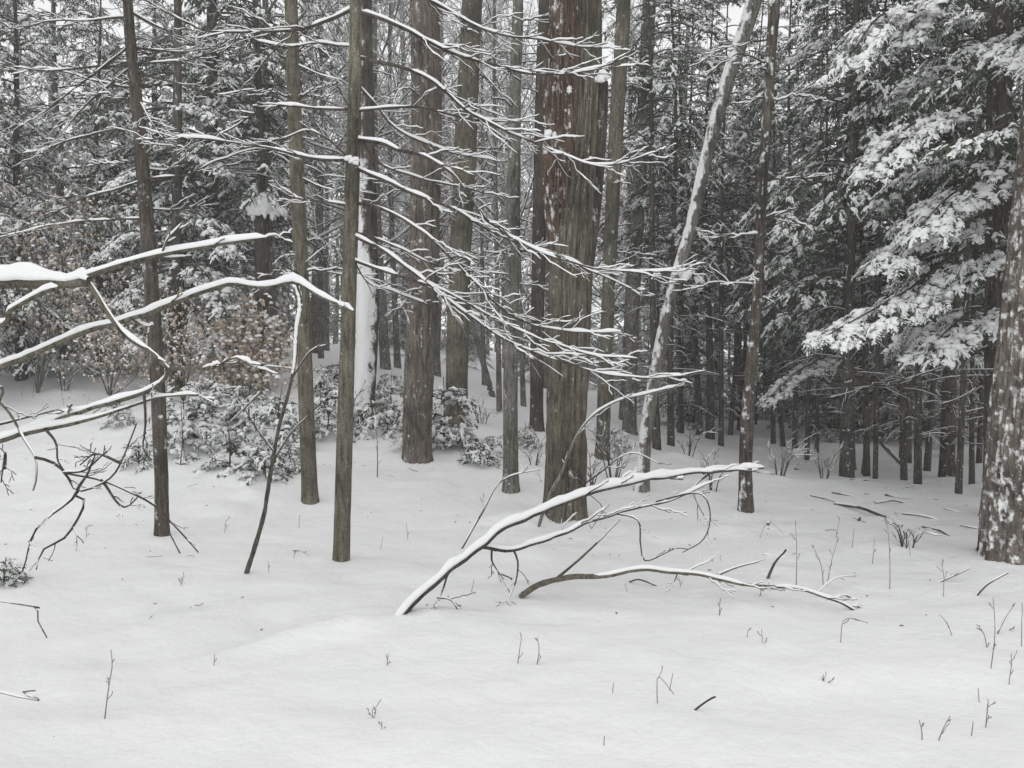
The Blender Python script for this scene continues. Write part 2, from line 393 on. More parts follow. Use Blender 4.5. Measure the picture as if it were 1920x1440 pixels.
def hardwood(name, label, seed, H, r0, first, group=None, bark='far_grey', levels=4):
    rng = np.random.default_rng(seed); e = empty(name, (0, 0, 0), label, 'tree', group)
    tr, br, sn = MB(), MB(), MB()
    zz = np.linspace(-.3, H * .8, 22); lean = rng.uniform(-.03, .03, 2)
    p = np.stack([lean[0] * zz + .08 * np.sin(zz * .5 + seed), lean[1] * zz + .08 * np.cos(zz * .43), zz], -1)
    p[:, :2] -= p[1, :2]
    tube(tr, p, r0 * (1 - .8 * np.clip(zz / H, 0, 1)) + .3 * r0 * np.exp(-np.clip(zz, 0, 9) * 4), 10, .1)
    def grow(a, d, L, r, lv):
        n = 6 if lv < 3 else 4
        pts = [a]; dd = d.copy()
        for i in range(n - 1):
            dd = dd + rng.normal(0, .16, 3) + np.array([0, 0, .07 if lv < 3 else .02]); dd /= np.linalg.norm(dd)
            pts.append(pts[-1] + dd * L / (n - 1))
        q = np.array(pts); rr = np.linspace(r, r * .5, n)
        tube(br, q, rr, 5 if lv < 2 else 3); snow_on(sn, q, rr, .012 + .5 * r, 4, .2, 1.2)
        if lv >= levels: return
        for k in range(rng.integers(4, 8)):
            f = rng.uniform(.25, 1); i = min(int(f * (n - 1)), n - 2); a2 = q[i] + (q[i + 1] - q[i]) * rng.random()
            t_ = q[i + 1] - q[i]; t_ /= np.linalg.norm(t_); s_ = rng.normal(0, 1, 3); s_ -= t_ * s_.dot(t_); s_ /= np.linalg.norm(s_)
            an = radians(rng.uniform(28, 60)); grow(a2, t_ * cos(an) + s_ * sin(an), L * rng.uniform(.38, .62), max(.008, r * .5), lv + 1)
    for k in range(22):
        z = first + (H * .8 - first) * (k + rng.random()) / 22; i = np.argmin(abs(zz - z)); a = rng.uniform(0, 2 * pi); up = rng.uniform(.2, .9)
        d = np.array([cos(a), sin(a), up]); d /= np.linalg.norm(d); grow(p[i], d, (H - z) * .28 + .8, .25 * r0 * (1 - .5 * z / H) + .008, 2 if levels > 3 else 1)
    tr.build('trunk', M[bark], e); o = br.build('limbs', M[bark], e); sn.build('snow', M['snow'], o)
    return e

# ------------------------------------------------------------------ traced trees
WIND = np.array([-.78, -.62, 0.])
def trunk(px_pts, base, H, bark, parent, flecks=(0.0, .0), furrow=.012, kf=9, rings=.035, sides=44, wind=WIND, flare=.35, name='trunk', ragged=0, depth_drift=0.0, sink=.2, freq=26., fade=None, lobes=.0):
    d = base[1]; pts = []
    for i, (x, y, wd) in enumerate(px_pts):
        q = P(x, y, d + depth_drift * i); pts.append([*q, wd / 2 / F * d])
    pts[0][:3] = [base[0], base[1], base[2]] if name == 'trunk' else pts[0][:3]
    pts = np.array(pts)
    if H:
        a = pts[-1]; v = a[:3] - pts[-3][:3]; v /= v[2]
        top = a[:3] + v * .9 * max(0.5, H - a[2]); pts = np.vstack([pts, [*((a[:3] + top) / 2), a[3] * .75], [*top, a[3] * .3]])
    if name == 'trunk':
        v = (pts[1, :3] - pts[0, :3]); v /= v[2]; pts = np.vstack([[*(pts[0, :3] - v * sink), pts[0, 3]], pts])
    L = np.linalg.norm(np.diff(pts[:, :3], axis=0), axis=1).sum(); n = int(min(L / rings, 400))
    sl = smooth_line(pts, n); p, r = sl[:, :3], np.maximum(sl[:, 3], .004)
    if name == 'trunk':
        hh = p[:, 2] - base[2]; r = r * (1 + flare * np.exp(-np.clip(hh, 0, 9) * 7))
    r = r * .93; sides = max(sides, int(kf * 4.5)); a = np.arange(sides) * 2 * pi / sides; t, s, u = frames(p)
    s = np.cross(t, np.array([[0, 1., 0]])); s /= np.linalg.norm(s, axis=1)[:, None]; u = np.cross(s, t)
    nrm = np.cos(a)[None, :, None] * s[:, None] + np.sin(a)[None, :, None] * u[:, None]
    hh = np.broadcast_to(p[:, 2:3], (n, sides)); sd = base[0] * 7 % 50
    cyl = np.stack([np.cos(a)[None] * kf / 6 + 0 * hh, np.sin(a)[None] * kf / 6 + 0 * hh, hh * 1.3 + sd], -1)
    rid = 1.1 - np.abs(2 * fbm(cyl * np.array([1.6, 1.6, 1.]) + .35 * vnoise(cyl * 2)[..., None], 2) - 1) * 2.6
    lump = fbm(cyl * .5 + 40, 2) - .5; kf = min(kf, 30)
    dis = furrow * (np.clip(rid, -.6, 1) - .65) + r[:, None] * .16 * lump
    if name == 'trunk': dis = dis + r[:, None] * lobes * np.exp(-np.clip(p[:, 2] - base[2], 0, 9) * 6)[:, None] * (vnoise(np.stack([np.cos(a) * 1.6 + sd, np.sin(a) * 1.6, 0 * a], -1)) - .35)[None]
    V = p[:, None] + nrm * (r[:, None] + dis)[..., None]
    am, side = flecks
    nzs = fbm(V * freq * np.array([1, 1, .55]), 4); bias = am * .35 + side * (nrm @ wind)
    if fade: bias = bias - .5 * sst(fade[0], fade[1], p[:, 2] - base[2])[:, None]
    msk = np.clip((nzs - .62 + bias) * 2.2 + .08, 0, 1)
    V = V + nrm * (msk * .007)[..., None]
    if ragged:                                    # broken, splintered end
        rag = ragged * vnoise(np.stack([np.cos(a) * 3 + sd, np.sin(a) * 3, 0 * a], -1)); fr = np.clip(np.arange(n) / n * 8 - 7, 0, 1)
        V[..., 2] -= fr[:, None] * rag[None]
    mb = MB(); v = np.vstack([V.reshape(-1, 3), p[-1] + UP * 0.0]); k = sides; j = np.arange(k)
    mb.add(v, ringfaces(n, k), np.stack([np.full(k, n * k), (n - 1) * k + j, (n - 1) * k + (j + 1) % k], 1), np.append(msk.ravel() * .6, .6))
    return mb.build(name, M['trunk_' + bark], parent, origin=parent.location)
def twigs_on(mb, sn, p, r, rng, n, L, f0=.3, h=.012, lv=1, updown=.15, spread=(22, 55), planar=True, rmin=.003):
    """side shoots from a branch, alternating, bending toward its tip"""
    m = len(p); t, s, u = frames(p)
    for k in range(n):
        f = f0 + (1 - f0) * (k + rng.random()) / n; i = min(int(f * (m - 1)), m - 2)
        a = p[i] + (p[i + 1] - p[i]) * rng.random(); an = radians(rng.uniform(*spread)); sg = 1 if (k % 2) else -1
        l = L * rng.uniform(.35, 1.1) * (1.15 - .5 * f); sv = s[i] * sg * rng.uniform(.4, 1) + u[i] * rng.normal(.1, .5)
        sv /= np.linalg.norm(sv)
        d = t[i] * cos(an) + sv * sin(an); d2 = d + t[i] * .5 + UP * rng.uniform(-updown, updown * 1.6); d2 /= np.linalg.norm(d2)
        q = smooth_line([a, a + d * l * .5, a + d * l * .5 + d2 * l * .5], 7)
        q[1:-1] += rng.normal(0, min(.006, .02 * l), (5, 3)); rr = np.linspace(max(rmin, r[i] * .5), rmin, 7)
        tube(mb, q, rr, 4)
        if h: snow_on(sn, q, rr, h, 5, .2, 1.2)
        if lv > 0: twigs_on(mb, sn, q, rr, rng, rng.integers(1, 4), l * .55, .25, h * .8, lv - 1, updown, spread, rmin=rmin)
def branch(parent, px, d0, d1, r0, r1, snow=.03, tw=(8, .35), bark='bark_dark', seed=0, name='branch', lv=1, gaps=.2, f0=.3, mid=0.0, jit=.006, updown=.15, rmin=.003, start=None, end=None):
    """limb traced through photo pixels px, its depth running d0 -> d1 (m)"""
    rng = np.random.default_rng(abs(seed + int(px[0][0] * 3 + px[0][1]))); N = len(px)
    cum = np.concatenate([[0], np.cumsum([math.dist(px[i], px[i + 1]) for i in range(N - 1)])]); cum /= cum[-1]
    pts = [P(x, y, d0 + (d1 - d0) * c + mid * sin(pi * c)) for (x, y), c in zip(px, cum)]
    if start is not None: pts[0] = start
    if end is not None: pts[-1] = end
    L = np.linalg.norm(np.diff(np.array(pts), axis=0), axis=1).sum(); n = max(10, int(L / .045))
    p = smooth_line(pts, n)
    w_ = np.arange(n)[:, None] * .045; p[1:-1] += (jit * 2 * (np.concatenate([fbm(np.concatenate([w_ * 5 + seed, w_ * 0 + k, w_ * 0], 1), 2)[:, None] for k in (1.5, 7.5, 13.5)], 1) - .5))[1:-1]
    r = r0 + (r1 - r0) * np.linspace(0, 1, n) ** .8
    mb, sn = MB(), MB(); tube(mb, p, r, 7, .18)
    if snow: snow_on(sn, p, r, snow, 8, gaps)
    if tw[0]: twigs_on(mb, sn, p, r, rng, tw[0], tw[1], f0, snow * .55, lv, updown, rmin=rmin)
    o = mb.build(name, M[bark], parent, origin=parent.location if parent else p[0])
    if snow: sn.build('snow', M['snow'], o, origin=parent.location if parent else p[0])
    if not parent: o.location = p[0]
    return o

T = {}; TP = {}
def tree(key, name, label, bx, by, px_pts, H, bark, mound=(.25, .05), **kw):
    b = G(bx, by); e = empty(name, b, label, 'tree'); T[key] = e; TP[key] = np.array([(x, y) for x, y, w_ in px_pts[1:]], float)
    trunk([(bx, by, px_pts[0])] + px_pts[1:], b, H, bark, e, **kw)
    if mound: MOUNDS.append((b[0], b[1] + .02, mound[0], mound[0], 0, mound[1]))
    return e
tree('T1', 'thin_tree', 'thin dark tree with bare boughs, left of the bent sapling', 304, 1014, [25, (301, 850, 26), (291, 640, 27), (276, 430, 26), (262, 250, 24), (244, 70, 20), (237, -30, 18)], 9, 'dark', flecks=(.1, .0), furrow=.006, sides=28)
tree('T2', 'thin_tree', 'straight olive-barked tree behind the arched snowy branch', 582, 948, [31, (574, 760, 31), (567, 560, 29), (560, 400, 28), (553, 220, 27), (546, 0, 25), (544, -40, 24)], 10, 'olive', flecks=(-.1, .0), furrow=.006, sides=28, flare=.25)
tree('T3', 'thin_tree', 'slim tree whose long snow-lined bare branches sweep down to one side', 640, 1062, [32, (646, 850, 32), (653, 600, 29), (661, 330, 28), (667, 110, 25), (668, -30, 23)], 9, 'olive', flecks=(-.05, .0), furrow=.006, sides=28, flare=.12)
tree('T4', 'snowy_tree', 'trunk plastered white with wind-blown snow beyond the slim branchy tree', 681, 776, [42, (688, 640, 44), (688, 500, 44), (684, 300, 42), (680, 100, 40), (678, -30, 38)], 10, 'dark', flecks=(1.1, .55), furrow=.012, freq=12., fade=(2.0, 2.9))
tree('T5', 'big_tree', 'stout reddish-brown tree flecked with snow, next to the olive-grey one', 783, 866, [54, (784, 740, 58), (793, 560, 60), (797, 420, 60), (800, 200, 60), (797, -10, 56), (796, -40, 55)], 10, 'red', flecks=(.02, .08), furrow=.022, kf=20, lobes=.25, flare=.08)
tree('T6', 'tall_tree', 'smooth olive-grey tree behind the stout reddish-brown one', 857, 802, [44, (858, 660, 44), (864, 480, 43), (874, 240, 43), (885, 0, 40), (887, -40, 40)], 10, 'olive', flecks=(-.1, .08), furrow=.012)
tree('T7', 'lichen_tree', 'slender lichen-spotted grey tree beside the great shaggy trunk', 958, 928, [29, (957, 760, 29), (959, 560, 29), (963, 350, 27), (966, 180, 24), (972, 0, 21), (973, -40, 20)], 11, 'grey', flecks=(.05, .04), furrow=.007, sides=30)
tree('T8', 'tall_tree', 'dark narrow tree just behind the great shaggy trunk', 1006, 812, [25, (1007, 650, 27), (1010, 480, 28), (1014, 250, 25), (1021, 0, 23), (1022, -40, 22)], 10, 'dark', flecks=(.05, .03), furrow=.01, sides=28)
tree('T9', 'great_tree', 'great shaggy-barked old tree with a broken rust-red top', 1061, 974, [80, (1062, 820, 78), (1066, 640, 80), (1072, 480, 80), (1090, 320, 66), (1100, 160, 54), (1103, 0, 50), (1104, -40, 48)], 10, 'olive', flecks=(-.1, .05), furrow=.036, kf=30, sides=96, rings=.022, mound=(.4, .03), flare=.10, lobes=.8)
tree('T10', 'tall_tree', 'mossy straight tree between the great trunk and the leaning tree', 1129, 862, [27, (1135, 700, 26), (1142, 520, 26), (1152, 300, 28), (1164, 110, 28), (1172, -40, 27)], 10, 'olive', flecks=(.1, .03), furrow=.009, sides=28)
tree('T11', 'tall_tree', 'far grey-brown tree rising behind the foot of the leaning tree', 1180, 815, [26, (1186, 600, 26), (1196, 400, 27), (1206, 230, 28), (1214, 80, 27), (1220, -40, 26)], 10, 'grey', flecks=(.12, .03), furrow=.01, sides=28)
tree('T12', 'leaning_tree', 'leaning tree with snow lying along its upper side', 1203, 928, [26, (1215, 790, 25), (1238, 650, 23), (1268, 520, 22), (1294, 430, 22), (1324, 300, 23), (1360, 165, 26), (1401, 45, 29), (1428, -40, 29)], 8, 'grey', flecks=(-.05, .50), freq=22., furrow=.008, wind=np.array([-.8, -.35, .5]), depth_drift=-.03)
tree('T13', 'flecked_tree', 'dark slender tree spattered with snow, right of the leaning tree', 1398, 966, [27, (1399, 830, 26), (1408, 700, 23), (1420, 550, 20), (1428, 380, 18), (1440, 200, 19), (1453, 0, 21), (1455, -40, 21)], 10, 'dark', flecks=(.22, .08), furrow=.01, sides=32)
tree('T14', 'broad_tree', 'broad old trunk thickly crusted with snow and moss', 1890, 1056, [108, (1897, 900, 98), (1912, 740, 96), (1930, 560, 92), (1946, 400, 90), (1966, 200, 86), (1988, -40, 84)], 9, 'red', flecks=(.34, .09), furrow=.03, kf=22, sides=96, rings=.022, mound=(.5, .06), flare=.14, freq=32., lobes=.8)

# the great tree: rust-red rotten half, grey splinter, snow in its hollows
e9 = T['T9']; b9 = np.array(e9.location); d9 = b9[1]
trunk([(1050, 470, 40), (1048, 380, 56), (1052, 260, 70), (1056, 140, 66), (1060, 30, 60), (1062, -60, 52)], b9 + np.array([0, -.02, 0]), 0, 'rust', e9, flecks=(.15, .12), furrow=.035, kf=26, sides=64, name='rotten_half', ragged=.3)
trunk([(1103, 500, 20), (1112, 400, 26), (1121, 280, 28), (1127, 190, 26), (1129, 150, 22)], b9, 0, 'dark', e9, flecks=(.0, .1), furrow=.02, kf=20, sides=40, name='splinter', ragged=.08)
for (x, y, s) in ((1130, 146, .06), (1062, 168, .05), (1036, 250, .045)):
    mb = MB(); [blob(mb, P(x, y, d9 - .15) + RNG.normal(0, s * .5, 3), s * f, s * f * .7, s * f, x * .1 + f, lump=.7, low=-1.2) for f in (.8, .5, .6, .45)]; mb.build('snow_clump', M['snow'], e9, origin=b9)

# ---- sweeping branches of the slim tree T3
e3 = T['T3']; D3 = e3.location[1]
T3R = [
 ([(668, 22), (715, 35), (790, 70), (860, 104), (930, 122), (985, 138), (1060, 140), (1130, 126), (1185, 104)], -.3, .018, (14, .5)),
 ([(668, -30), (760, -20), (820, 8), (880, 42), (940, 66), (1020, 76), (1080, 88), (1165, 90)], .2, .014, (12, .45)),
 ([(668, 108), (740, 122), (800, 146), (832, 168), (872, 206), (912, 228), (962, 252), (1012, 272), (1060, 292), (1112, 311), (1165, 307), (1235, 284)], -.35, .016, (16, .5)),
 ([(664, 208), (720, 204), (790, 200), (832, 212), (880, 224), (950, 229), (1005, 228)], .1, .012, (8, .35)),
 ([(664, 262), (715, 268), (745, 280), (790, 292), (812, 302), (852, 330), (880, 368), (912, 410), (946, 438), (1000, 468), (1060, 490), (1125, 505), (1200, 509), (1272, 504)], -.55, .016, (14, .5)),
 ([(662, 312), (720, 338), (780, 366), (850, 392), (905, 424), (960, 452), (1040, 478), (1100, 505), (1170, 535), (1210, 560)], -.1, .016, (10, .4)),
 ([(661, 380), (710, 390), (760, 414), (812, 450), (852, 490), (884, 524), (924, 564), (964, 596), (1010, 612), (1080, 622), (1165, 622)], -.4, .015, (12, .45)),
 ([(658, 434), (700, 446), (750, 466), (800, 490), (870, 508), (952, 514)], .3, .009, (5, .3)),
 ([(658, 440), (720, 470), (764, 502), (802, 532), (832, 556), (882, 594), (950, 638), (1020, 666), (1080, 686), (1160, 706), (1285, 705)], -.6, .015, (16, .5)),
 ([(656, 486), (720, 508), (765, 524), (830, 545), (884, 574), (950, 608), (1010, 634), (1060, 650), (1120, 668), (1195, 672)], -.5, .014, (14, .45)),
 ([(664, 150), (700, 190), (740, 240), (800, 270), (860, 290), (930, 300)], .5, .010, (8, .35)),
 ([(662, 230), (705, 300), (770, 330), (850, 348), (960, 372)], .6, .010, (8, .35)),
 ([(656, 470), (690, 530), (740, 548), (800, 570)], .5, .006, (4, .2)),
]
for i, (px, dd, r, tw) in enumerate(T3R):
    branch(e3, px, D3, D3 + dd, r * 1.05, .004, .017, (int(tw[0] * 1.5), tw[1]), seed=i, mid=-.1, gaps=.3, jit=.014, lv=1, f0=.22)
T3L = [
 ([(667, 14), (610, 40), (560, 56), (480, 60), (400, 60), (350, 42), (290, 14)], -.2, .016, (8, .4)),
 ([(660, 206), (600, 204), (510, 200), (440, 238), (380, 262), (300, 282)], .1, .012, (8, .4)),
 ([(660, 300), (610, 300), (560, 292), (500, 278), (430, 266), (340, 258), (255, 262)], -.2, .015, (9, .4)),
 ([(659, 300), (615, 262), (575, 246), (520, 262), (450, 272)], .2, .010, (6, .3)),
 ([(657, 386), (610, 380), (570, 374), (520, 348)], -.3, .010, (5, .25)),
 ([(665, 90), (600, 80), (540, 88), (480, 75)], .3, .008, (5, .3)),
]
for i, (px, dd, r, tw) in enumerate(T3L):
    branch(e3, px, D3, D3 + dd, r, .004, .015, (int(tw[0] * 1.5), tw[1]), seed=40 + i, gaps=.3, jit=.014, f0=.22)
# snow-tufted knot on T3 and little stubs
for (x, y, s) in ((664, 302, .05),):
    mb = MB(); [blob(mb, P(x, y, D3 - .06) + RNG.normal(0, s * .45, 3), s * f, s * f, s * f * .8, x * .3 + f, lump=.7, low=-1.2) for f in (.7, .5, .6, .4, .45)]; mb.build('snow_clump', M['snow'], e3, origin=e3.location)
# ---- dead boughs of T1
e1 = T['T1']; D1 = e1.location[1]
T1B = [
 [(246, 124), (180, 125), (130, 130), (80, 133), (0, 124), (-60, 120)], [(250, 238), (190, 248), (120, 268), (60, 285), (0, 291), (-60, 300)],
 [(270, 338), (210, 358), (150, 375), (110, 395), (80, 412), (0, 442)], [(242, 32), (180, 38), (90, 40), (20, 60)],
 [(246, 128), (205, 158), (150, 208), (115, 252), (90, 280)], [(250, 165), (180, 152), (90, 128), (20, 140)], [(245, 85), (160, 150), (90, 205), (30, 240)],
 [(268, 410), (210, 412), (110, 420), (20, 440), (-40, 450)],
 [(246, 118), (330, 115), (380, 105), (440, 84)], [(246, 88), (300, 95), (350, 96), (400, 90)], [(250, 130), (300, 148), (350, 162), (410, 176), (480, 166)],
 [(264, 316), (310, 320), (335, 305), (365, 282)], [(268, 336), (350, 326), (420, 296), (480, 278), (540, 290)], [(272, 392), (330, 392), (380, 386)],
 [(262, 190), (285, 230), (305, 258)], [(240, 20), (300, 50), (360, 70), (430, 60)],
]
for i, px in enumerate(T1B):
    branch(e1, px, D1, D1 + (.4 if i % 2 else -.4), .012, .003, .010, (9, .35), seed=80 + i, gaps=.35, jit=.014)
e2 = T['T2']; D2 = e2.location[1]
for i, px in enumerate([[(566, 480), (540, 478), (520, 486)], [(560, 330), (600, 350), (640, 360)], [(553, 120), (600, 140), (640, 150)], [(550, 60), (500, 110), (470, 150)], [(566, 500), (600, 470), (640, 440)], [(575, 700), (540, 690), (495, 686)]]):
    branch(e2, px, D2, D2 - .2, .008, .003, .014, (2, .2), seed=120 + i)
e12 = T['T12']
branch(e12, [(1278, 520), (1295, 512), (1312, 522)], e12.location[1] - .2, e12.location[1] - .45, .015, .006, .03, (6, .16), seed=131)
mb = MB(); [blob(mb, P(1272 + 12 * k, 512 + (k % 2) * 9, e12.location[1] - .35) + RNG.normal(0, .02, 3), .05, .05, .045, k * 3.3, lump=.7, low=-1.2) for k in range(4)]; mb.build('snow_clump', M['snow'], e12, origin=e12.location)

# ---- dead side branches and stubs on the other trunks
rga = np.random.default_rng(404)
for key, n, Lm in (('T1', 8, .7), ('T2', 10, .8), ('T5', 8, 1.3), ('T6', 8, 1.2), ('T7', 12, .9), ('T8', 10, 1.1), ('T10', 12, 1.1), ('T11', 12, 1.3), ('T13', 14, .8), ('T12', 4, .5)):
    e_ = T[key]; pp = TP[key]; d_ = e_.location[1]; ys = rga.uniform(-20, 560, n)
    for k, y in enumerate(ys):
        x = np.interp(y, pp[::-1, 1], pp[::-1, 0]); a = P(x, y, d_); an = rga.uniform(0, 2 * pi); L = Lm * rga.uniform(.25, 1.1)
        dv = np.array([cos(an), sin(an) * .8, 0]); q = smooth_line([a, a + dv * L * .5 + UP * L * rga.uniform(-.05, .12), a + dv * L + UP * L * rga.uniform(-.3, .1)], 14)
        q[1:] += rga.normal(0, .008, (13, 3)); rr = np.linspace(.009 + .003 * L, .004, 14); mb, sn = MB(), MB(); tube(mb, q, rr, 5); snow_on(sn, q, rr, .012, 6, .3)
        twigs_on(mb, sn, q, rr, rga, 7, L * .4, .2, .010, 1, rmin=.0035)
        o = mb.build('branch', M['bark_dark'], e_, origin=e_.location); sn.build('snow', M['snow'], o, origin=e_.location)

# ---- a tree standing outside the frame on the left and its snow-laden low branches
bL = np.array([-4.6, 4.7, 0]); bL[2] = gz(bL[0], bL[1])
eL = empty('low_branched_tree', bL, 'tree with low heavily snowed branches hanging across the snow, left of the thin dark tree', 'tree')
mb = MB(); zz = np.linspace(-.2, 9, 90); p = np.stack([bL[0] + .02 * zz, bL[1] + 0 * zz, bL[2] + zz], -1); tube(mb, p, np.linspace(.13, .04, 90), 16, .08); mb.build('trunk', M['bark_grey'], eL, origin=bL)
s0 = lambda z: np.array([bL[0] + .02 * z, bL[1], bL[2] + z])
N1 = branch(eL, [(-420, 540), (-150, 530), (0, 532), (60, 532), (120, 533), (168, 530)], 4.7, 4.1, .040, .024, .044, (0, 0), 'bark_olive', 200, start=s0(2.1), gaps=.0, jit=.02)
branch(eL, [(150, 524), (230, 494), (330, 472), (410, 458), (500, 446)], 4.1, 4.2, .017, .006, .026, (5, .25), 'bark_olive', 201, gaps=.1)
branch(eL, [(168, 532), (185, 560), (210, 598), (242, 632), (285, 660), (316, 692)], 4.1, 4.0, .015, .010, .016, (2, .15), 'bark_olive', 202, gaps=.15)
branch(eL, [(316, 692), (360, 690), (405, 688), (440, 670), (480, 690)], 4.0, 3.9, .010, .004, .022, (5, .18), 'bark_olive', 203)
branch(eL, [(-420, 800), (-150, 760), (0, 690), (60, 660), (135, 630), (220, 602), (300, 576), (370, 550), (430, 537), (500, 537), (548, 528), (590, 548), (640, 572), (662, 584)], 4.7, 4.4, .030, .008, .030, (4, .2), 'bark_olive', 204, start=s0(1.3), gaps=.1, f0=.6, jit=.025)
branch(eL, [(-420, 900), (-150, 860), (0, 824), (60, 804), (130, 775), (200, 756), (270, 737), (306, 722), (316, 694)], 4.7, 4.0, .024, .010, .024, (3, .2), 'bark_olive', 205, start=s0(1.05), gaps=.2, f0=.5, jit=.02)
branch(eL, [(40, 815), (90, 803), (160, 788), (250, 760), (300, 745), (372, 740)], 4.25, 4.0, .014, .004, .018, (3, .15), 'bark_olive', 206)
branch(eL, [(-300, 620), (-60, 620), (20, 580), (80, 548), (110, 540)], 4.5, 4.1, .018, .010, .022, (2, .2), 'bark_olive', 207, start=s0(1.7))
branch(eL, [(-420, 760), (-60, 720), (0, 756), (25, 786), (46, 824), (66, 858), (68, 890), (62, 920)], 4.6, 3.9, .018, .004, .010, (1, .15), 'bark_olive', 208, start=s0(1.35), gaps=.3)
DN = [([(66, 858), (100, 868), (122, 886), (146, 920), (200, 900), (226, 868), (256, 794)], 3.95, 3.8), ([(84, 804), (104, 830), (108, 862), (120, 882)], 4.2, 3.9), ([(122, 886), (190, 900), (280, 942), (322, 982), (372, 1036)], 3.9, 3.9),
      ([(146, 920), (130, 940), (100, 962), (62, 1002), (42, 1072)], 3.85, 3.7), ([(140, 928), (158, 944), (122, 1006), (82, 1030), (68, 1068)], 3.85, 3.75), ([(190, 900), (230, 950), (260, 930)], 3.9, 3.8),
      ([(226, 868), (180, 850), (150, 872)], 3.8, 3.8), ([(270, 740), (272, 800), (268, 840), (285, 862)], 4.0, 4.0), ([(120, 886), (160, 880), (200, 846)], 3.9, 3.7), ([(0, 795), (60, 780), (110, 768), (120, 772)], 4.2, 4.1),
      ([(145, 918), (165, 885), (180, 850)], 3.85, 3.7), ([(8, 880), (10, 850), (2, 905)], 3.9, 3.9)]
for i, (px, a, c) in enumerate(DN):
    branch(eL, px, a, c, .0075, .003, .003, (4, .13), 'bark_dark', 220 + i, gaps=.5, rmin=.002, name='twig')
for i, px in enumerate([[(-140, 1130), (0, 1128), (64, 1142), (70, 1165), (88, 1196)], [(-140, 1310), (0, 1298), (40, 1299), (66, 1295)]]):
    branch(eL, px, 4.1 - .35 * i, 3.9 - .5 * i, .007, .003, .004, (2, .08), 'bark_grey', 240 + i, gaps=.5, rmin=.002, name='twig', start=s0(.55 - .3 * i))

# ---- bent sapling
def stem_thing(name, label, cat, px, d=None, r0=.01, r1=.004, snow=.01, tw=(3, .2), bark='bark_dark', seed=0, group=None, dd=0, **kw):
    b = G(*px[0]); d = b[1] if d is None else d
    e = empty(name, b, label, cat, group); b2 = b - UP * .06
    branch(e, px, d, d + dd, r0, r1, snow, tw, bark, seed, name='stem', start=b2, **kw)
    return e
eS = stem_thing('bent_sapling', 'thin dark sapling bowed over at its snowy tip', 'sapling', [(458, 1074), (480, 1020), (496, 960), (510, 870), (522, 805), (540, 740), (553, 680), (557, 615), (565, 562), (556, 532)], None, .020, .008, .012, (0, 0), seed=300, gaps=.3, dd=-.5)
dS = eS.location[1]
mb = MB(); px_ = [(549, 700), (553, 680), (557, 615), (564, 565), (556, 530)]; q = smooth_line([P(x, y, dS - .40 - .02 * k) for k, (x, y) in enumerate(px_)], 34); q[:, 0] -= .004; q[:, 1] -= .006
tube(mb, q, np.array([.010 + .006 * abs(sin(k * 1.7)) + .004 * RNG.random() for k in range(34)]) * np.linspace(.5, 1.1, 34), 7, .3); mb.build('snow_coat', M['snow'], eS, origin=eS.location)
for i, px in enumerate([[(512, 845), (480, 800), (440, 735)], [(505, 880), (540, 820), (580, 778), (620, 740)], [(490, 735), (460, 765), (428, 794)], [(545, 715), (580, 660), (612, 646)]]):
    branch(eS, px, dS - .3, dS - .3, .008, .003, .008, (2, .12), seed=310 + i)

# ---- fallen boughs in the clearing
bF = G(725, 1174); dF = bF[1]
eF = empty('fallen_bough', bF, 'large forked fallen bough slanting out of the snow under a thick white cap', 'branch')
branch(eF, [(722, 1176), (790, 1112), (850, 1062), (902, 1022), (960, 982), (1040, 947), (1130, 916), (1230, 896), (1330, 885), (1432, 877)], dF, dF + 1.5, .029, .009, .036, (11, .35), 'bark_dark', 400, start=bF - UP * .03, gaps=.05, f0=.45, name='limb', jit=.022)
branch(eF, [(900, 1024), (960, 1029), (1020, 1012), (1090, 986), (1170, 956), (1260, 936), (1332, 902)], dF + .55, dF + 1.2, .018, .006, .020, (12, .32), 'bark_dark', 401, gaps=.15, f0=.3, name='limb', jit=.02)
for i, (px, a, c) in enumerate([([(962, 1030), (971, 1052), (968, 1090), (952, 1126), (950, 1148)], .7, .35), ([(840, 1076), (828, 1112), (816, 1140)], .35, .2), ([(922, 1032), (924, 1056), (945, 1086)], .6, .6), ([(866, 1028), (904, 962), (942, 900), (1012, 880)], .5, .9),
     ([(1040, 948), (1120, 890), (1180, 850), (1240, 870)], 1.0, 1.1), ([(1150, 962), (1195, 975), (1200, 1020), (1210, 1052), (1262, 1030)], .95, .5), ([(1230, 940), (1310, 925), (1332, 960), (1320, 1010), (1280, 1036)], 1.1, .8),
     ([(1060, 940), (1090, 920), (1130, 950), (1110, 990)], 1.0, .8), ([(1330, 888), (1300, 920), (1330, 985)], 1.4, 1.2), ([(1100, 925), (1085, 900), (1068, 890)], 1.1, 1.1), ([(820, 1120), (845, 1125), (858, 1145)], .25, .2)]):
    branch(eF, px, dF + a, dF + c, .008, .003, .005, (4, .16), 'bark_dark', 410 + i, gaps=.4, name='twig')
MOUNDS.append((bF[0] - .27, bF[1] - .17, .50, .13, .52, .10))
bB = G(975, 1122); dB = bB[1]
eB = empty('fallen_branch', bB, 'long low fallen branch arching along the snow below the forked bough', 'branch')
g2 = G(1602, 1146)
branch(eB, [(975, 1120), (1010, 1096), (1060, 1083), (1130, 1078), (1200, 1070), (1280, 1075), (1400, 1094), (1480, 1106), (1550, 1122), (1602, 1144)], dB, g2[1], .022, .008, .014, (9, .28), 'bark_olive', 430, start=bB + UP * .01, gaps=.38, f0=.45, name='limb', jit=.022)
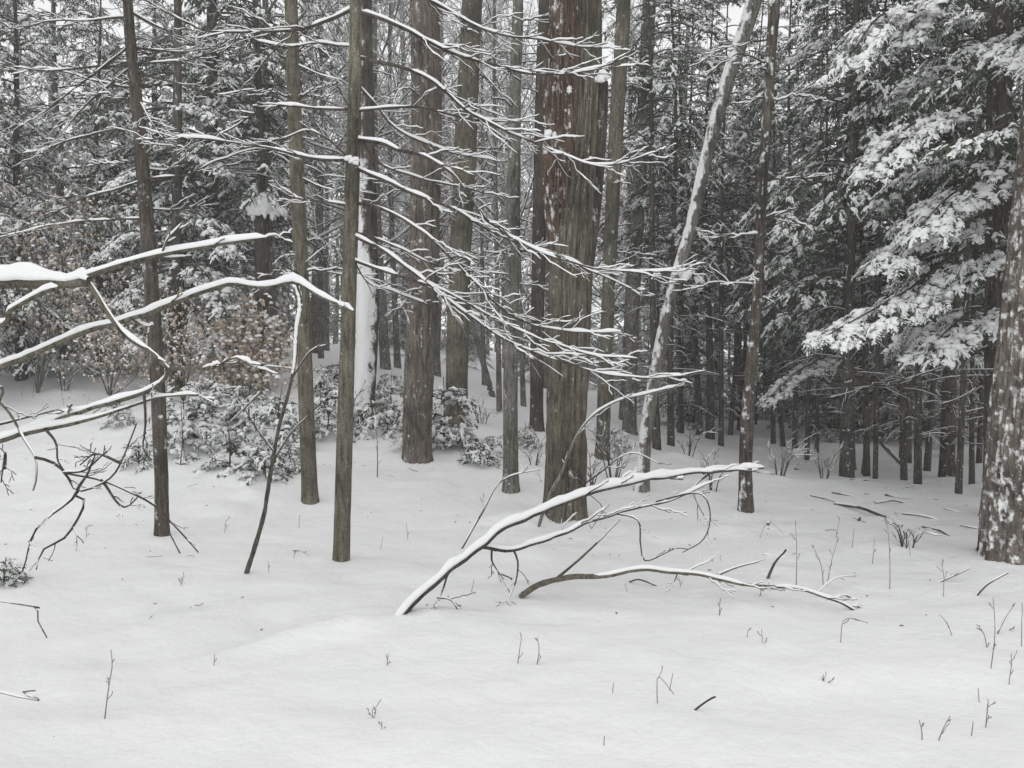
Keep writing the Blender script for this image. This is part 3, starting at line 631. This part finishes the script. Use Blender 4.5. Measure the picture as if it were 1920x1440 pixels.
for i, (px, a, c) in enumerate([([(1040, 1088), (1090, 1046), (1162, 974)], .05, .5), ([(1346, 1078), (1384, 1062), (1424, 1052)], .1, .2), ([(1550, 1122), (1590, 1116), (1606, 1140)], 0, .05), ([(1400, 1094), (1424, 1100), (1427, 1112)], 0, 0), ([(1270, 1075), (1262, 1095), (1250, 1110)], 0, -.1), ([(1530, 1116), (1565, 1085), (1605, 1080)], .1, .4)]):
    branch(eB, px, dB + a, dB + c, .011 if i < 2 else .005, .005 if i < 2 else .002, .008, (1 if i < 2 else 3, .12), 'bark_olive', 440 + i, gaps=.4, name='twig')
stem_thing('broken_stick', 'short thick stick jutting at a slant by the low fallen branch', 'stick', [(1434, 1086), (1452, 1055), (1474, 1030)], None, .012, .008, .01, (0, 0), seed=450)
eA = stem_thing('arched_sapling', 'snow-coated sapling arching out from the foot of the great tree', 'sapling', [(1006, 988), (1030, 930), (1050, 892), (1078, 824), (1112, 780), (1160, 751), (1215, 738), (1282, 722)], None, .017, .006, .024, (6, .25), 'bark_grey', 460, gaps=.05, dd=-.2)
stem_thing('slanting_stick', 'thin slanting stick leaning beside the thin dark tree foot', 'stick', [(345, 1038), (318, 1000), (300, 965)], None, .006, .004, .0, (0, 0), seed=461)

# ------------------------------------------------------------------ the wood behind: prototypes, then copies
PROTO = {}
FULL = 'snow-clad evergreen with boughs down to the ground on the rising slope'
PROTO['full0'] = conifer('evergreen_tree', FULL, 21, 9.0, .10, .5, 2.0, group='evergreens on the slope', dead=False)
PROTO['full1'] = conifer('evergreen_tree', FULL, 22, 11.0, .12, .9, 2.2, group='evergreens on the slope', dead=False, per=.36)
TALL = 'tall snowy evergreen with bare lower trunk in the dense stand'
PROTO['tall0'] = conifer('stand_tree', TALL, 31, 13.0, .10, 2.6, 1.7, group='evergreens of the dense stand', snow=.6)
PROTO['tall1'] = conifer('stand_tree', TALL, 32, 15.0, .12, 3.4, 1.9, group='evergreens of the dense stand', per=.36, snow=.6)
POLE = 'thin dark pole tree with dead side twigs in the dense stand'
PROTO['pole0'] = conifer('pole_tree', POLE, 41, 12.0, .06, 4.6, 1.0, group='pole trees of the dense stand', per=.4, snow=.6)
PROTO['pole1'] = conifer('pole_tree', POLE, 42, 10.0, .05, 3.4, .9, group='pole trees of the dense stand', per=.4, snow=.6)
BARE = 'tall bare hardwood with snow-lined twigs deep in the wood'
PROTO['bare0'] = hardwood('bare_tree', BARE, 51, 15, .15, 3.0, group='bare hardwoods deep in the wood')
PROTO['bare1'] = hardwood('bare_tree', BARE, 52, 17, .18, 3.5, group='bare hardwoods deep in the wood')
PROTO['bare2'] = hardwood('bare_tree', BARE, 53, 13, .12, 2.2, group='bare hardwoods deep in the wood')
used = set(); KLAB = {k: (o['label'], o['group']) for k, o in PROTO.items()}; SPOTS = [(np.array(o.location)[0], np.array(o.location)[1]) for o in T.values()]
def plant(kind, x, y, s=1.0, sx=None, label=None, rz=None, group=None):
    o = PROTO[kind]; loc = (x, y, gz(x, y) - .03); rz = random.uniform(0, 6.28) if rz is None else rz; sc = ((sx or s), (sx or s), s)
    if kind in used: o = copy_tree(o, loc, rz, sc)
    else: used.add(kind); o.location = loc; o.rotation_euler = (0, 0, rz); o.scale = sc
    if kind[:4] == 'pole': o.rotation_euler = (random.gauss(0, .035), random.gauss(0, .035), rz)
    lb, gr = (label, group) if label else KLAB[kind]
    o['label'] = lb
    if gr: o['group'] = gr
    elif 'group' in o: del o['group']
    SPOTS.append((x, y)); return o
def at_px(px, py): g = G(px, py); return g[0], g[1]
# pole trees whose feet show
for i, (x, y, wd) in enumerate([(1232, 842, 15), (1258, 836, 13), (1276, 812, 12), (1311, 815, 13), (1331, 822, 16), (1352, 836, 10), (1369, 816, 9), (1388, 806, 13), (1450, 832, 9), (1469, 836, 9), (1491, 840, 10), (1513, 864, 9), (1531, 850, 8),
      (1625, 893, 12), (1641, 896, 9), (1695, 900, 12), (1721, 908, 14), (1738, 884, 12), (1797, 926, 12), (1822, 908, 10), (936, 772, 10), (981, 762, 10), (1168, 785, 14), (722, 692, 18), (745, 690, 12), (602, 672, 10), (820, 705, 12), (908, 722, 9)]):
    g = G(x, y); k = 'pole%d' % (i % 2); rr = wd / 2 / F * g[1]
    lb = ('thin dark pole tree rooted in open snow where the dense stand begins', 'pole trees at the edge of the dense stand') if x > 1220 else ('thin dark pole tree standing behind the row of big trunks', 'pole trees behind the big trunks')
    if x > 1220: plant(k, g[0], g[1], random.uniform(.9, 1.1), rr / (.06 if i % 2 == 0 else .05), label=lb[0], group=lb[1])
    else: plant('bare2', g[0], g[1], random.uniform(.9, 1.1), max(.4, rr / .12), label=lb[0], group=lb[1])
R2x, R2y = at_px(1588, 894)
plant('tall0', R2x, R2y, 1.0, 1.0, 'evergreen with snow-bent low boughs at the front edge of the dense stand', rz=1.0)
plant('tall1', *at_px(404, 694), 1.0, 1.3, 'thick brown evergreen trunk rising behind the thin dark tree')
plant('tall0', *at_px(492, 700), 1.0, 1.0, 'dark evergreen trunk behind the beech with dry leaves')
rng = np.random.default_rng(77)
def scatter(kinds, n, x0, x1, d0, d1, s0, s1, gap, label=None, group=None):
    c = 0; tries = 0
    while c < n and tries < n * 60:
        tries += 1; d = math.sqrt(rng.uniform(d0 * d0, d1 * d1)); x = (rng.uniform(x0, x1) - 960) / F * d
        if min((x - a) ** 2 + (d - b) ** 2 for a, b in SPOTS) < gap * gap: continue
        plant(kinds[rng.integers(len(kinds))], x, d, rng.uniform(s0, s1), label=label, group=group); c += 1
for (px, d, s) in ((40, 15, .8), (-120, 13.5, .9), (190, 17, .9), (340, 16.0, .62), (120, 20, 1.1), (300, 21, 1.1), (-20, 23, 1.2), (430, 23, 1.0)):
    plant('full%d' % (px % 20 == 0), (px - 960) / F * d, d, s)
scatter(['full0', 'full1', 'tall0'], 9, -250, 520, 18, 38, .65, 1.0, 2.0)
scatter(['full0', 'full1'], 14, 540, 1260, 27, 46, .38, .62, 2.2, 'low snowy evergreen far behind the row of big trunks', 'low evergreens behind the big trunks')
scatter(['bare0', 'bare1', 'bare2'], 36, 430, 1440, 17, 50, .75, 1.15, 1.5)
scatter(['tall0', 'tall1', 'full0'], 24, 1260, 2150, 14, 34, .6, 1.0, 1.5)
scatter(['full0', 'full1'], 24, 1250, 2000, 19, 30, .45, .75, .9, 'dark low evergreen filling the gaps between the pole trees', 'low evergreens inside the dense stand')
scatter(['pole0', 'pole1'], 42, 1230, 2050, 14, 36, .7, 1.0, .8)
for k, (px, d, sc) in enumerate(((2060, 7.5, .9), (2080, 11.5, 1.0), (2350, 8.5, .9), (1780, 13.2, .95), (1700, 15.5, 1.0), (1880, 11.5, .9))):  # evergreens added to block skylight and darken the snow; some stand out of view
    plant('tall%d' % (k % 2), (px - 960) / F * d, d, sc)
scatter(['bare0', 'bare1'], 9, -200, 450, 26, 50, .9, 1.1, 2.5)

# far wood, one mass closing the view
mt, mc, msn = MB(), MB(), MB(); rg = np.random.default_rng(5)
for i in range(150):
    a = radians(rg.uniform(-48, 48)); d = rg.uniform(48, 85); x, y = d * sin(a), d * cos(a); z = gz(x, y); H = rg.uniform(5, 10); r = rg.uniform(.1, .2)
    zz = np.linspace(-.5, H, 5); tube(mt, np.stack([x + 0 * zz, y + 0 * zz, z + zz], -1), np.linspace(r, .02, 5), 5)
    if rg.random() < .72:
        n = 34; f = rg.random(n) ** .8; hz = 1.0 + f * (H - 1.2); R = 2.4 * (1 - f) + .2; aa = rg.uniform(0, 6.28, n)
        dr = np.stack([np.cos(aa), np.sin(aa), rg.uniform(-.5, -.1, n)], -1); po = np.stack([x + 0 * f, y + 0 * f, z + hz], -1) + dr * np.array([1, 1, .3]) * (R * .3)[:, None]
        put_sprays(mc, msn, po, dr, R * .8 + .3, rg, SPR_LO, .3)
o = mt.build('far_woods', M['far_bark']); o['kind'] = 'stuff'; tag(o, 'hazy mass of far trees closing the back of the wood', 'woods')
c = mc.build('crowns', M['needles'], o, smooth=False); c['kind'] = 'stuff'; msn.build('snow', M['snow'], c)['kind'] = 'stuff'

# ------------------------------------------------------------------ traced snowy boughs near the right edge
def bough_tree(key, label, bx, by, px_pts, H, boughs, name='bough_tree'):
    e = tree(key, name, label, bx, by, px_pts, H, 'dark', flecks=(.1, .05), furrow=.01, sides=28, mound=None); d = e.location[1]
    rg = np.random.default_rng(len(key) + bx); o = np.array(e.location)
    for (px, dd, wid, sn) in boughs:
        mn, ms, mw = MB(), MB(), MB(); n = len(px)
        pts = [P(x, y, d + dd * i / (n - 1)) for i, (x, y) in enumerate(px)]
        bough(mn, ms, mw, pts, wid, rg, SPR_HI, 54, .18, sn, r0=.02, bare=.15, heaps=44 * sn)
        b_ = mw.build('bough', M['bark_dark'], e, origin=o); mn.build('needles', M['needles'], b_, origin=o, smooth=False); ms.build('snow', M['snow'], b_, origin=o)
    return e
eR1 = bough_tree('R1', 'evergreen with big drooping snow-heaped boughs behind the broad crusted trunk', 1868, 968, [46, (1868, 800, 44), (1868, 600, 42), (1868, 400, 40), (1868, 200, 36), (1868, -40, 32)], 11, [
 ([(1868, 325), (1830, 338), (1775, 372), (1722, 428)], -1.0, .42, 1), ([(1868, 455), (1790, 478), (1700, 545), (1620, 590), (1545, 632)], -1.2, .50, 1),
 ([(1868, 222), (1770, 212), (1700, 240), (1640, 312)], -.9, .45, 1), ([(1868, 392), (1790, 425), (1710, 446), (1655, 492)], -.8, .40, 1),
 ([(1868, 570), (1820, 585), (1770, 625), (1740, 660)], -.9, .35, 1), ([(1868, 90), (1760, 36), (1660, 24), (1590, 110)], -.8, .40, 1),
 ([(1868, 60), (1910, 70), (1960, 120)], -1.3, .45, 1), ([(1868, 150), (1800, 130), (1720, 150), (1690, 180)], .5, .4, .8), ([(1868, 290), (1780, 300), (1700, 330), (1660, 370)], .6, .4, .8),
 ([(1868, 500), (1800, 540), (1740, 580), (1690, 640)], .6, .4, .7), ([(1868, 20), (1800, -20), (1740, 0), (1700, 60)], -.4, .4, .9), ([(1868, 610), (1900, 600), (1950, 640)], -.9, .4, 1), ([(1868, 470), (1900, 470), (1960, 520)], -1.0, .4, 1), ([(1868, 300), (1910, 300), (1980, 350)], -1.0, .4, 1)])
branch(eR1, [(1868, 640), (1810, 672), (1750, 694), (1680, 716), (1620, 716), (1550, 704)], eR1.location[1], eR1.location[1] - .4, .014, .004, .004, (8, .5), seed=500, gaps=.55)
branch(eR1, [(1868, 700), (1810, 740), (1760, 760)], eR1.location[1], eR1.location[1] - .3, .010, .004, .004, (4, .35), seed=501, gaps=.55)
eR3 = bough_tree('R3', 'evergreen with snow-pawed boughs between the flecked tree and the drooping evergreen', 1592, 880, [22, (1592, 700, 22), (1592, 500, 21), (1593, 300, 19), (1594, 100, 17), (1594, -40, 16)], 10, [
 ([(1592, 372), (1560, 392), (1520, 440), (1488, 498)], -1.0, .38, 1), ([(1592, 285), (1555, 300), (1500, 312)], -.7, .30, 1), ([(1592, 640), (1540, 672), (1490, 700), (1440, 748)], -1.0, .30, 1),
 ([(1592, 180), (1540, 190), (1490, 230)], -.6, .35, .9), ([(1592, 80), (1540, 70), (1480, 110)], -.6, .35, .9), ([(1592, 440), (1630, 450), (1680, 480)], -.6, .35, .8), ([(1592, 540), (1540, 560), (1500, 600)], -.2, .35, .7), ([(1592, 330), (1640, 345), (1670, 380)], -.5, .3, .9)])
eL1 = bough_tree('L1', 'small evergreen with feathery snowed boughs behind the thin dark tree', 330, 730, [22, (330, 600, 22), (331, 450, 20), (332, 300, 18), (333, 100, 15), (333, -40, 14)], 9, [
 ([(330, 395), (370, 400), (410, 430), (425, 470)], -.9, .4, .8), ([(330, 420), (280, 425), (230, 440), (190, 470)], -.8, .4, .8), ([(330, 480), (360, 490), (400, 530), (420, 580)], -1.0, .4, .8), ([(330, 500), (280, 520), (230, 560)], -.9, .4, .8),
 ([(330, 290), (375, 290), (415, 320)], -.5, .4, .7), ([(330, 310), (270, 310), (210, 340)], -.7, .4, .7), ([(330, 190), (380, 200), (420, 230)], -.6, .4, .7), ([(330, 570), (370, 600), (400, 650)], -.7, .35, .8), ([(330, 580), (290, 600), (250, 640)], -.7, .35, .8)], name='feathery_evergreen')

# snow-capped broken stub
b = G(488, 715); e = empty('broken_stub', b, 'broken dark stub wearing a bright round snow cap', 'tree stump')
trunk([(488, 715, 26), (490, 640, 26), (491, 520, 26), (492, 440, 28), (492, 398, 30)], b, 0, 'dark', e, flecks=(.0, .0), furrow=.02, sides=28, ragged=.05)
mb = MB(); c0 = P(495, 392, b[1] - .10); blob(mb, c0 - UP * .02, .24, .21, .27, 4., 18, 28, .40, -.35)
for k in range(15):
    a = k * 2 * pi / 15 + RNG.uniform(-.15, .15); rr_ = .2 * RNG.uniform(.8, 1.1); d_ = np.array([cos(a), sin(a) * .85, 0]); o_ = .12 if cos(a) > .8 else 0
    tube(mb, smooth_line([c0 + d_ * rr_ * .6 + UP * .02, c0 + d_ * (rr_ + o_) - UP * .02, c0 + d_ * (rr_ * 1.2 + o_) - UP * RNG.uniform(.08, .22)], 6), np.array([.06, .07, .06, .045, .035, .012]), 7, .3)
mb.build('snow_cap', M['snow'], e, origin=b)

# ------------------------------------------------------------------ beech shrubs that kept their dry leaves
def leafy(name, label, bx, by, tops, n_leaf, d=None, spread=.28, sc=.055, seed=1):
    rg = np.random.default_rng(seed); b = G(bx, by); e = empty(name, b, label, 'shrub'); d = d or b[1]; mb = MB(); ls = MB(); sn = MB(); ends = []
    for (x, y) in tops:
        q = smooth_line([b - UP * .05, (b + P(x, y, d)) / 2 + rg.normal(0, .12, 3), P(x, y, d + rg.uniform(-.4, .4))], 14); rr = np.linspace(.012, .004, 14)
        tube(mb, q, rr, 5); twigs_on(mb, sn, q, rr, rg, 9, .45, .3, .012); ends += list(q[5:])
    ends = np.array(ends)
    for i in range(n_leaf):
        c = ends[rg.integers(len(ends))] + rg.normal(0, spread, 3) * np.array([1, 1, .75]); s = sc * rg.uniform(.6, 1.3)
        dn = np.array([*rg.normal(0, .5, 2), -1.]); dn /= np.linalg.norm(dn); sd = np.cross(dn, rg.normal(0, 1, 3)); sd /= np.linalg.norm(sd); nn = np.cross(dn, sd)
        ls.add([c, c + dn * s * .45 + sd * s * .3 + nn * s * .12, c + dn * s, c + dn * s * .45 - sd * s * .3 + nn * s * .12], [[0, 1, 2, 3]])
        if rg.random() < .3: blob(sn, c + UP * .004, s * .45, s * .4, s * .3, i, 4, 6, .3)
    o = mb.build('stems', M['bark_grey'], e, origin=b); sn.build('snow', M['snow'], o, origin=b)
    l = ls.build('leaves', M['leaf'], e, origin=b, smooth=False); l['kind'] = 'stuff'
leafy('beech_shrub', 'young beech hung with curled tan leaves below the snow-capped stub', 440, 735, [(430, 600), (470, 590), (500, 620), (400, 640), (455, 560), (520, 660), (510, 600), (420, 660)], 1900, seed=2, sc=.085, spread=.24)
leafy('beech_shrub', 'young beech with a few russet leaves at the hillside evergreens', 205, 742, [(190, 620), (240, 640), (170, 560), (260, 560), (140, 600), (220, 520)], 900, seed=3, spread=.32)
leafy('beech_shrub', 'taller beech with reddish leaves among the hillside evergreens', 70, 738, [(40, 400), (110, 390), (180, 330), (190, 420), (90, 430), (150, 360), (60, 360)], 1100, seed=4, spread=.35, sc=.065)
leafy('beech_shrub', 'wispy beech with pinkish-tan leaves behind the arched branch', 345, 752, [(300, 540), (350, 590), (380, 640), (320, 620), (290, 500), (370, 560)], 900, seed=5, spread=.32)

# ------------------------------------------------------------------ little evergreens and stems in the snow
SEEDS = []
def seedling(label, px, py, h, seed, snow=.85, rad=None):
    b = G(px, py)
    if len(SEEDS) >= 7:                                     # the rest are turned, scaled copies
        src, h0 = SEEDS[seed % 7]; k_ = h / h0; copy_tree(src, b, seed * 1.7, (k_ * 1.1, k_ * 1.1, k_), label); MOUNDS.append((b[0], b[1], .3, .3, 0, .05)); return
    rg = np.random.default_rng(seed); e = empty('evergreen_seedling', b, label, 'seedling', None); SEEDS.append((e, h))
    mn, ms, mw, tr = MB(), MB(), MB(), MB(); rad = rad or h * .45
    q = smooth_line([b - UP * .05, b + np.array([rg.normal(0, .03), 0, h * .5]), b + np.array([rg.normal(0, .05), rg.normal(0, .03), h])], 10); tube(tr, q, np.linspace(.012, .004, 10), 5)
    z = h * .1
    while z < h * .97:
        for k in range(4):
            a = rg.uniform(0, 6.28); L = rad * (1 - z / h) ** .6 * rg.uniform(.6, 1.1) + .06; d = np.array([cos(a), sin(a), 0]); c = q[int(z / h * 9)]
            bough(mn, ms, mw, [c, c + d * L * .5 + UP * .03, c + d * L - UP * .1 * L], .3 * L, rg, SPR_LO, 10, .20, snow, .006, .1, heaps=22 * snow)
        z += .11
    tr.build('trunk', M['bark_dark'], e, origin=b); o = mn.build('crown', M['needles'], e, origin=b, smooth=False); mw.build('limbs', M['bark_dark'], o, origin=b); ms.build('snow', M['snow'], o, origin=b)
    MOUNDS.append((b[0], b[1], .3, .3, 0, .05))
for i, a in enumerate([('snow-buried evergreen seedling low beside the thin dark tree', 262, 880, .32), ('tallest snowy seedling between the thin dark tree and the bent sapling', 342, 850, .95), ('bushy snow-loaded seedling left of the bent sapling', 430, 885, .62),
      ('small snowy seedling tucked behind the bent sapling', 385, 840, .55), ('feathery seedling right of the bent sapling, before the olive tree', 530, 845, .85), ('seedling just past the olive-barked tree foot', 612, 820, .75),
      ('drooping seedling in front of the plastered trunk', 745, 812, .45), ('narrow upright seedling in front of the smooth olive-grey tree', 832, 838, .95), ('round snowy seedling below the smooth olive-grey tree', 900, 875, .35), ('broad seedling at the foot of the stout reddish-brown tree', 700, 815, .5), ('low seedling at the far side of the stout reddish-brown tree', 760, 850, .5),
      ('lone snow-tipped seedling right of the reddish-brown tree', 868, 850, .35), ('half-buried seedling near the olive-barked tree', 540, 890, .35)]):
    seedling(a[0], a[1], a[2], a[3], 600 + i)
stem_thing('bare_seedling', 'single upright dark twig between the plastered trunk and the slim tree', 'stem', [(708, 895), (708, 850), (706, 805)], None, .007, .003, .004, (4, .10), seed=620)
stem_thing('bare_seedling', 'thin upright dead seedling stem between the snowy seedlings', 'stem', [(338, 872), (342, 820), (340, 760)], None, .007, .003, .006, (7, .14), seed=621)
def brush(label, px, py, h, n, seed):
    rg = np.random.default_rng(seed); b = G(px, py); e = empty('bare_shrub', b, label, 'shrub'); mb, sn = MB(), MB()
    for k in range(n):
        a = rg.uniform(0, 2 * pi); L = h * rg.uniform(.5, 1.1); d = np.array([cos(a), sin(a), 0]) * rg.uniform(.2, .8) * L
        q = smooth_line([b - UP * .04 + d * .1, b + d * .45 + UP * L * .6, b + d + UP * L * rg.uniform(.5, 1)], 10); rr = np.linspace(.008, .003, 10)
        tube(mb, q, rr, 4); snow_on(sn, q, rr, .010, 5, .3); twigs_on(mb, sn, q, rr, rg, 6, L * .45, .25, .008, 1, rmin=.003)
    o = mb.build('stems', M['bark_dark'], e, origin=b); sn.build('snow', M['snow'], o, origin=b); MOUNDS.append((b[0], b[1], .35, .35, 0, .05))
for i, a in enumerate([('tangled snowy brush between the great trunk and the leaning tree', 1150, 905, .8, 7), ('bare bramble right of the great trunk foot', 1108, 930, .5, 5), ('twiggy shrub in front of the plastered trunk', 655, 800, .6, 5), ('thin brush behind the fallen bough and the lichen-spotted tree', 1000, 880, .5, 4),
      ('low bare shrub before the flecked dark tree', 1335, 930, .5, 5), ('sprawling bare shrub at the start of the dense stand', 1460, 900, .6, 6), ('bare shrub beside the front stand evergreen', 1545, 905, .5, 5), ('fine brush up the slope by the olive-barked tree', 610, 760, .7, 6), ('wispy shrub below the smooth olive-grey tree', 905, 800, .6, 5),
      ('small bare shrub near the half-buried curved stick', 1700, 1040, .35, 4), ('bare shrub at the edge of the hillside evergreens', 120, 740, .6, 6), ('spindly brush before the feathery evergreen', 300, 770, .6, 5), ('thin bare brush beyond the leaning tree', 1290, 860, .6, 6)]):
    brush(*a, 900 + i)
for i, a in enumerate([('snow-smothered seedling uphill of the bent sapling', 470, 800, .6), ('flat snowy seedling beside the tallest seedling', 300, 850, .35), ('pale snow-covered seedling uphill of the thin dark tree', 225, 800, .4), ('crouched seedling between the bushy one and the olive tree', 495, 900, .4), ('snowy seedling far up the slope by the plastered trunk', 640, 745, .6), ('little seedling right of the plastered trunk', 735, 770, .6), ('seedling under the beech with curled tan leaves', 405, 770, .5), ('tiny seedling sticking out by the lichen-spotted tree', 925, 860, .3), ('snowy seedling behind the lichen-spotted tree', 985, 845, .4), ('seedling at the foot of the mossy straight tree', 1160, 850, .4), ('half-buried evergreen tip in the open snow left of the hanging twigs', 8, 1105, .22)]):
    seedling(a[0], a[1], a[2], a[3], 640 + i, .95)
W = 'thin dry weed stem poking up through the snow'; WG = 'dry weed stems in the clearing'
rg = np.random.default_rng(9)
WEEDS = [[(192, 1348), (203, 1290), (210, 1250), (208, 1218)], [(400, 1250), (402, 1226)], [(968, 1245), (975, 1215), (978, 1196)], [(1003, 1247), (1011, 1220), (1008, 1194)], [(726, 1250), (728, 1225)], [(700, 1348), (699, 1330)], [(717, 1367), (716, 1352)],
  [(1235, 1320), (1232, 1295), (1236, 1268), (1264, 1302)], [(1250, 1295), (1262, 1262)], [(1545, 1278), (1544, 1265)], [(1348, 1155), (1350, 1125)], [(1400, 1195), (1402, 1182)], [(1430, 1205), (1428, 1180)], [(1575, 1206), (1583, 1162), (1628, 1168)],
  [(1668, 1106), (1668, 1050), (1664, 985), (1650, 970)], [(1492, 1102), (1494, 1040), (1492, 975)], [(1545, 1102), (1540, 1060), (1522, 1020)], [(1548, 1100), (1560, 1050), (1572, 1005)], [(1595, 1030), (1602, 990)], [(1768, 1120), (1770, 1080), (1765, 1055)],
  [(1856, 1256), (1866, 1190), (1862, 1120)], [(1862, 1190), (1885, 1160), (1905, 1130)], [(1854, 1215), (1846, 1190), (1834, 1178)], [(1916, 1215), (1916, 1130)], [(1792, 1192), (1775, 1168), (1762, 1152)], [(1888, 1286), (1896, 1255), (1896, 1225)], [(1838, 1318), (1834, 1290)],
  [(1729, 1388), (1728, 1368), (1724, 1350)], [(1752, 1390), (1770, 1365), (1782, 1342)], [(1820, 1380), (1824, 1352)], [(1846, 1366), (1850, 1330), (1852, 1310)], [(765, 1012), (762, 980)], [(712, 1030), (718, 1005)], [(550, 1048), (555, 1032), (582, 1042)], [(505, 1074), (503, 1052)], [(340, 1096), (340, 1082)],
  [(1362, 1052), (1350, 1050), (1382, 1060)], [(880, 1112), (890, 1085)], [(1420, 1010), (1440, 980), (1470, 1000)], [(1710, 1055), (1705, 1020)], [(1635, 1060), (1640, 1010)], [(1565, 1010), (1575, 970)], [(1180, 1110), (1172, 1094)], [(1280, 1100), (1272, 1080)], [(1130, 1400), (1134, 1380)], [(1148, 1300), (1150, 1280)], [(90, 1385), (102, 1380)],
  [(640, 930), (642, 905)], [(785, 910), (775, 930)], [(1015, 905), (1010, 880)], [(560, 990), (562, 965)], [(420, 1000), (424, 975)], [(160, 1010), (164, 985)], [(40, 745), (42, 715)], [(60, 748), (64, 715)], [(72, 742), (74, 718)], [(120, 760), (116, 735)], [(160, 780), (166, 745)]]
for i, px in enumerate(WEEDS):
    stem_thing('weed_stem', W, 'stem', px, None, rg.uniform(.0022, .0036), .0014, .0, (int(rg.integers(0, 4)), .07), 'stem', 700 + i, WG, rmin=.0016, jit=.004)
stem_thing('curved_twig', 'short curved twig lying loose on the open snow', 'twig', [(1280, 1332), (1310, 1326), (1342, 1306)], None, .006, .004, .0, (0, 0), seed=790)
stem_thing('thin_stick', 'thin straight stick resting near the broad crusted trunk', 'stick', [(1818, 1118), (1850, 1098), (1890, 1074)], None, .008, .005, .006, (0, 0), seed=791)
stem_thing('curved_stick', 'curved stick half buried left of the broad crusted trunk', 'stick', [(1724, 1094), (1775, 1086), (1818, 1066)], None, .008, .004, .008, (2, .1), seed=792)
for i, (x, y, l, r) in enumerate([(1565, 948, 60, .045), (1660, 930, 50, .04), (1610, 978, 30, .03), (1595, 900, 40, .02), (1640, 945, 60, .02), (1730, 988, 24, .022), (1440, 985, 26, .03), (1800, 986, 50, .014), (1690, 965, 40, .018), (1757, 1050, 24, .018), (1490, 880, 14, .03), (1560, 925, 46, .02), (1700, 915, 50, .018), (1520, 930, 40, .016), (1770, 955, 50, .02), (1180, 1092, 50, .016), (1430, 1040, 40, .008)]):
    b = G(x, y); b2 = G(x + l, y + rg.uniform(-6, 8)); r *= .45; l *= .8; b2 = b2 + np.array([0, rg.uniform(-.5, .5), 0]); b2[2] = gz(b2[0], b2[1]) - .01; q = smooth_line([b, (b + b2) / 2 + UP * rg.uniform(-.01, .02) + rg.normal(0, .012, 3), b2], 9) + UP * r * .35
    e = empty('dead_stick', b, 'short dark dead stick lying on the thin snow by the dense stand', 'stick', 'sticks by the dense stand')
    mb, sn = MB(), MB(); tube(mb, q, np.linspace(r, r * .6, 9), 6, .25); snow_on(sn, q, np.linspace(r, r * .6, 9), .012, 6, .45); o = mb.build('wood', M['bark_dark'], e, origin=b); sn.build('snow', M['snow'], o, origin=b)
# fallen pole leaning in the dense stand and beside the olive-grey tree
def leaner(label, px, d, r, snow, bark='bark_grey', seed=0):
    b = G(*px[0]); e = empty('leaning_pole', b, label, 'dead tree'); branch(e, px, b[1], b[1] + d, r, r * .7, snow, (0, 0), bark, seed, name='trunk', start=b - UP * .1, gaps=.05)
leaner('pale snow-lined dead pole leaning beside the smooth olive-grey tree', [(926, 745), (900, 660), (872, 560)], .5, .07, .05, seed=801)
leaner('fallen grey pole propped low among the pole trees', [(1712, 880), (1670, 850), (1640, 815)], .3, .04, .02, seed=802)
leaner('pale slanted dead pole inside the dense stand', [(1618, 890), (1630, 800), (1645, 720), (1660, 640)], .3, .05, .0, seed=803)

# needles and bark crumbs lying on the snow
mb = MB(); rg = np.random.default_rng(8)
for k in range(420):
    d = rg.uniform(4.8, 16); x = rg.uniform(-.62, .62) * d
    if rg.random() > .25 + .75 * vnoise(np.array([x * .7, d * .7, 3.])) * (1.2 if x > 0 else .9) * min(1, d / 9): continue
    L = rg.choice([rg.uniform(.01, .03), rg.uniform(.03, .12)], p=[.75, .25]); a = rg.uniform(0, 6.28); z = float(base_h(x, d)) - Z00 + .006; c = np.array([x, d, z]); v = np.array([cos(a), sin(a), rg.uniform(-.1, .4)]) * L
    tube(mb, np.array([c, c + v * .5 + rg.normal(0, .004, 3), c + v]), rg.uniform(.0015, .004), 3)
o = mb.build('forest_litter', M['bark_dark']); o['kind'] = 'stuff'; tag(o, 'specks of bark and needles strewn over the snow', 'litter')
# ------------------------------------------------------------------ the ground
a_, b_ = 5.0, 5.0; h_ = .09
sx = np.arange(-math.asinh(140 / a_), math.asinh(140 / a_), h_ / a_); sy = np.arange(-math.asinh(20 / b_), math.asinh(150 / b_), h_ / b_)
X, Y = np.meshgrid(a_ * np.sinh(sx), 6 + b_ * np.sinh(sy)); Z = full_h(X, Y)
ny, nx = X.shape; i = (np.arange(ny - 1)[:, None] * nx + np.arange(nx - 1)[None]); q = np.stack([i, i + 1, i + nx + 1, i + nx], -1).reshape(-1, 4)
mb = MB(); mb.add(np.stack([X, Y, Z], -1).reshape(-1, 3), q); g = mb.build('ground', M['snow_ground']); g['kind'] = 'structure'
g['label'] = 'soft snow covering the clearing and the forest floor'
print('verts', sum(len(m.vertices) for m in bpy.data.meshes), 'polys', sum(len(m.polygons) for m in bpy.data.meshes), 'objs', len(bpy.data.objects))

# ------------------------------------------------------------------ misty winter air
import bmesh
bm = bmesh.new(); bmesh.ops.create_cube(bm, size=1)
me = bpy.data.meshes.new('haze'); bm.to_mesh(me); bm.free(); hz = bpy.data.objects.new('haze', me); C.objects.link(hz)
hz.scale = (300, 190, 24); hz.location = (0, 75, 9.5); hz['kind'] = 'stuff'; hz['label'] = 'thin grey winter mist between the trees'; hz['category'] = 'haze'
m = bpy.data.materials.new('mist'); m.use_nodes = True; t = m.node_tree; t.nodes.remove(t.nodes['Principled BSDF'])
pv = t.nodes.new('ShaderNodeVolumePrincipled'); pv.inputs['Color'].default_value = (.93, .94, .95, 1); pv.inputs['Density'].default_value = .005
t.links.new(pv.outputs[0], t.nodes['Material Output'].inputs['Volume']); me.materials.append(m)
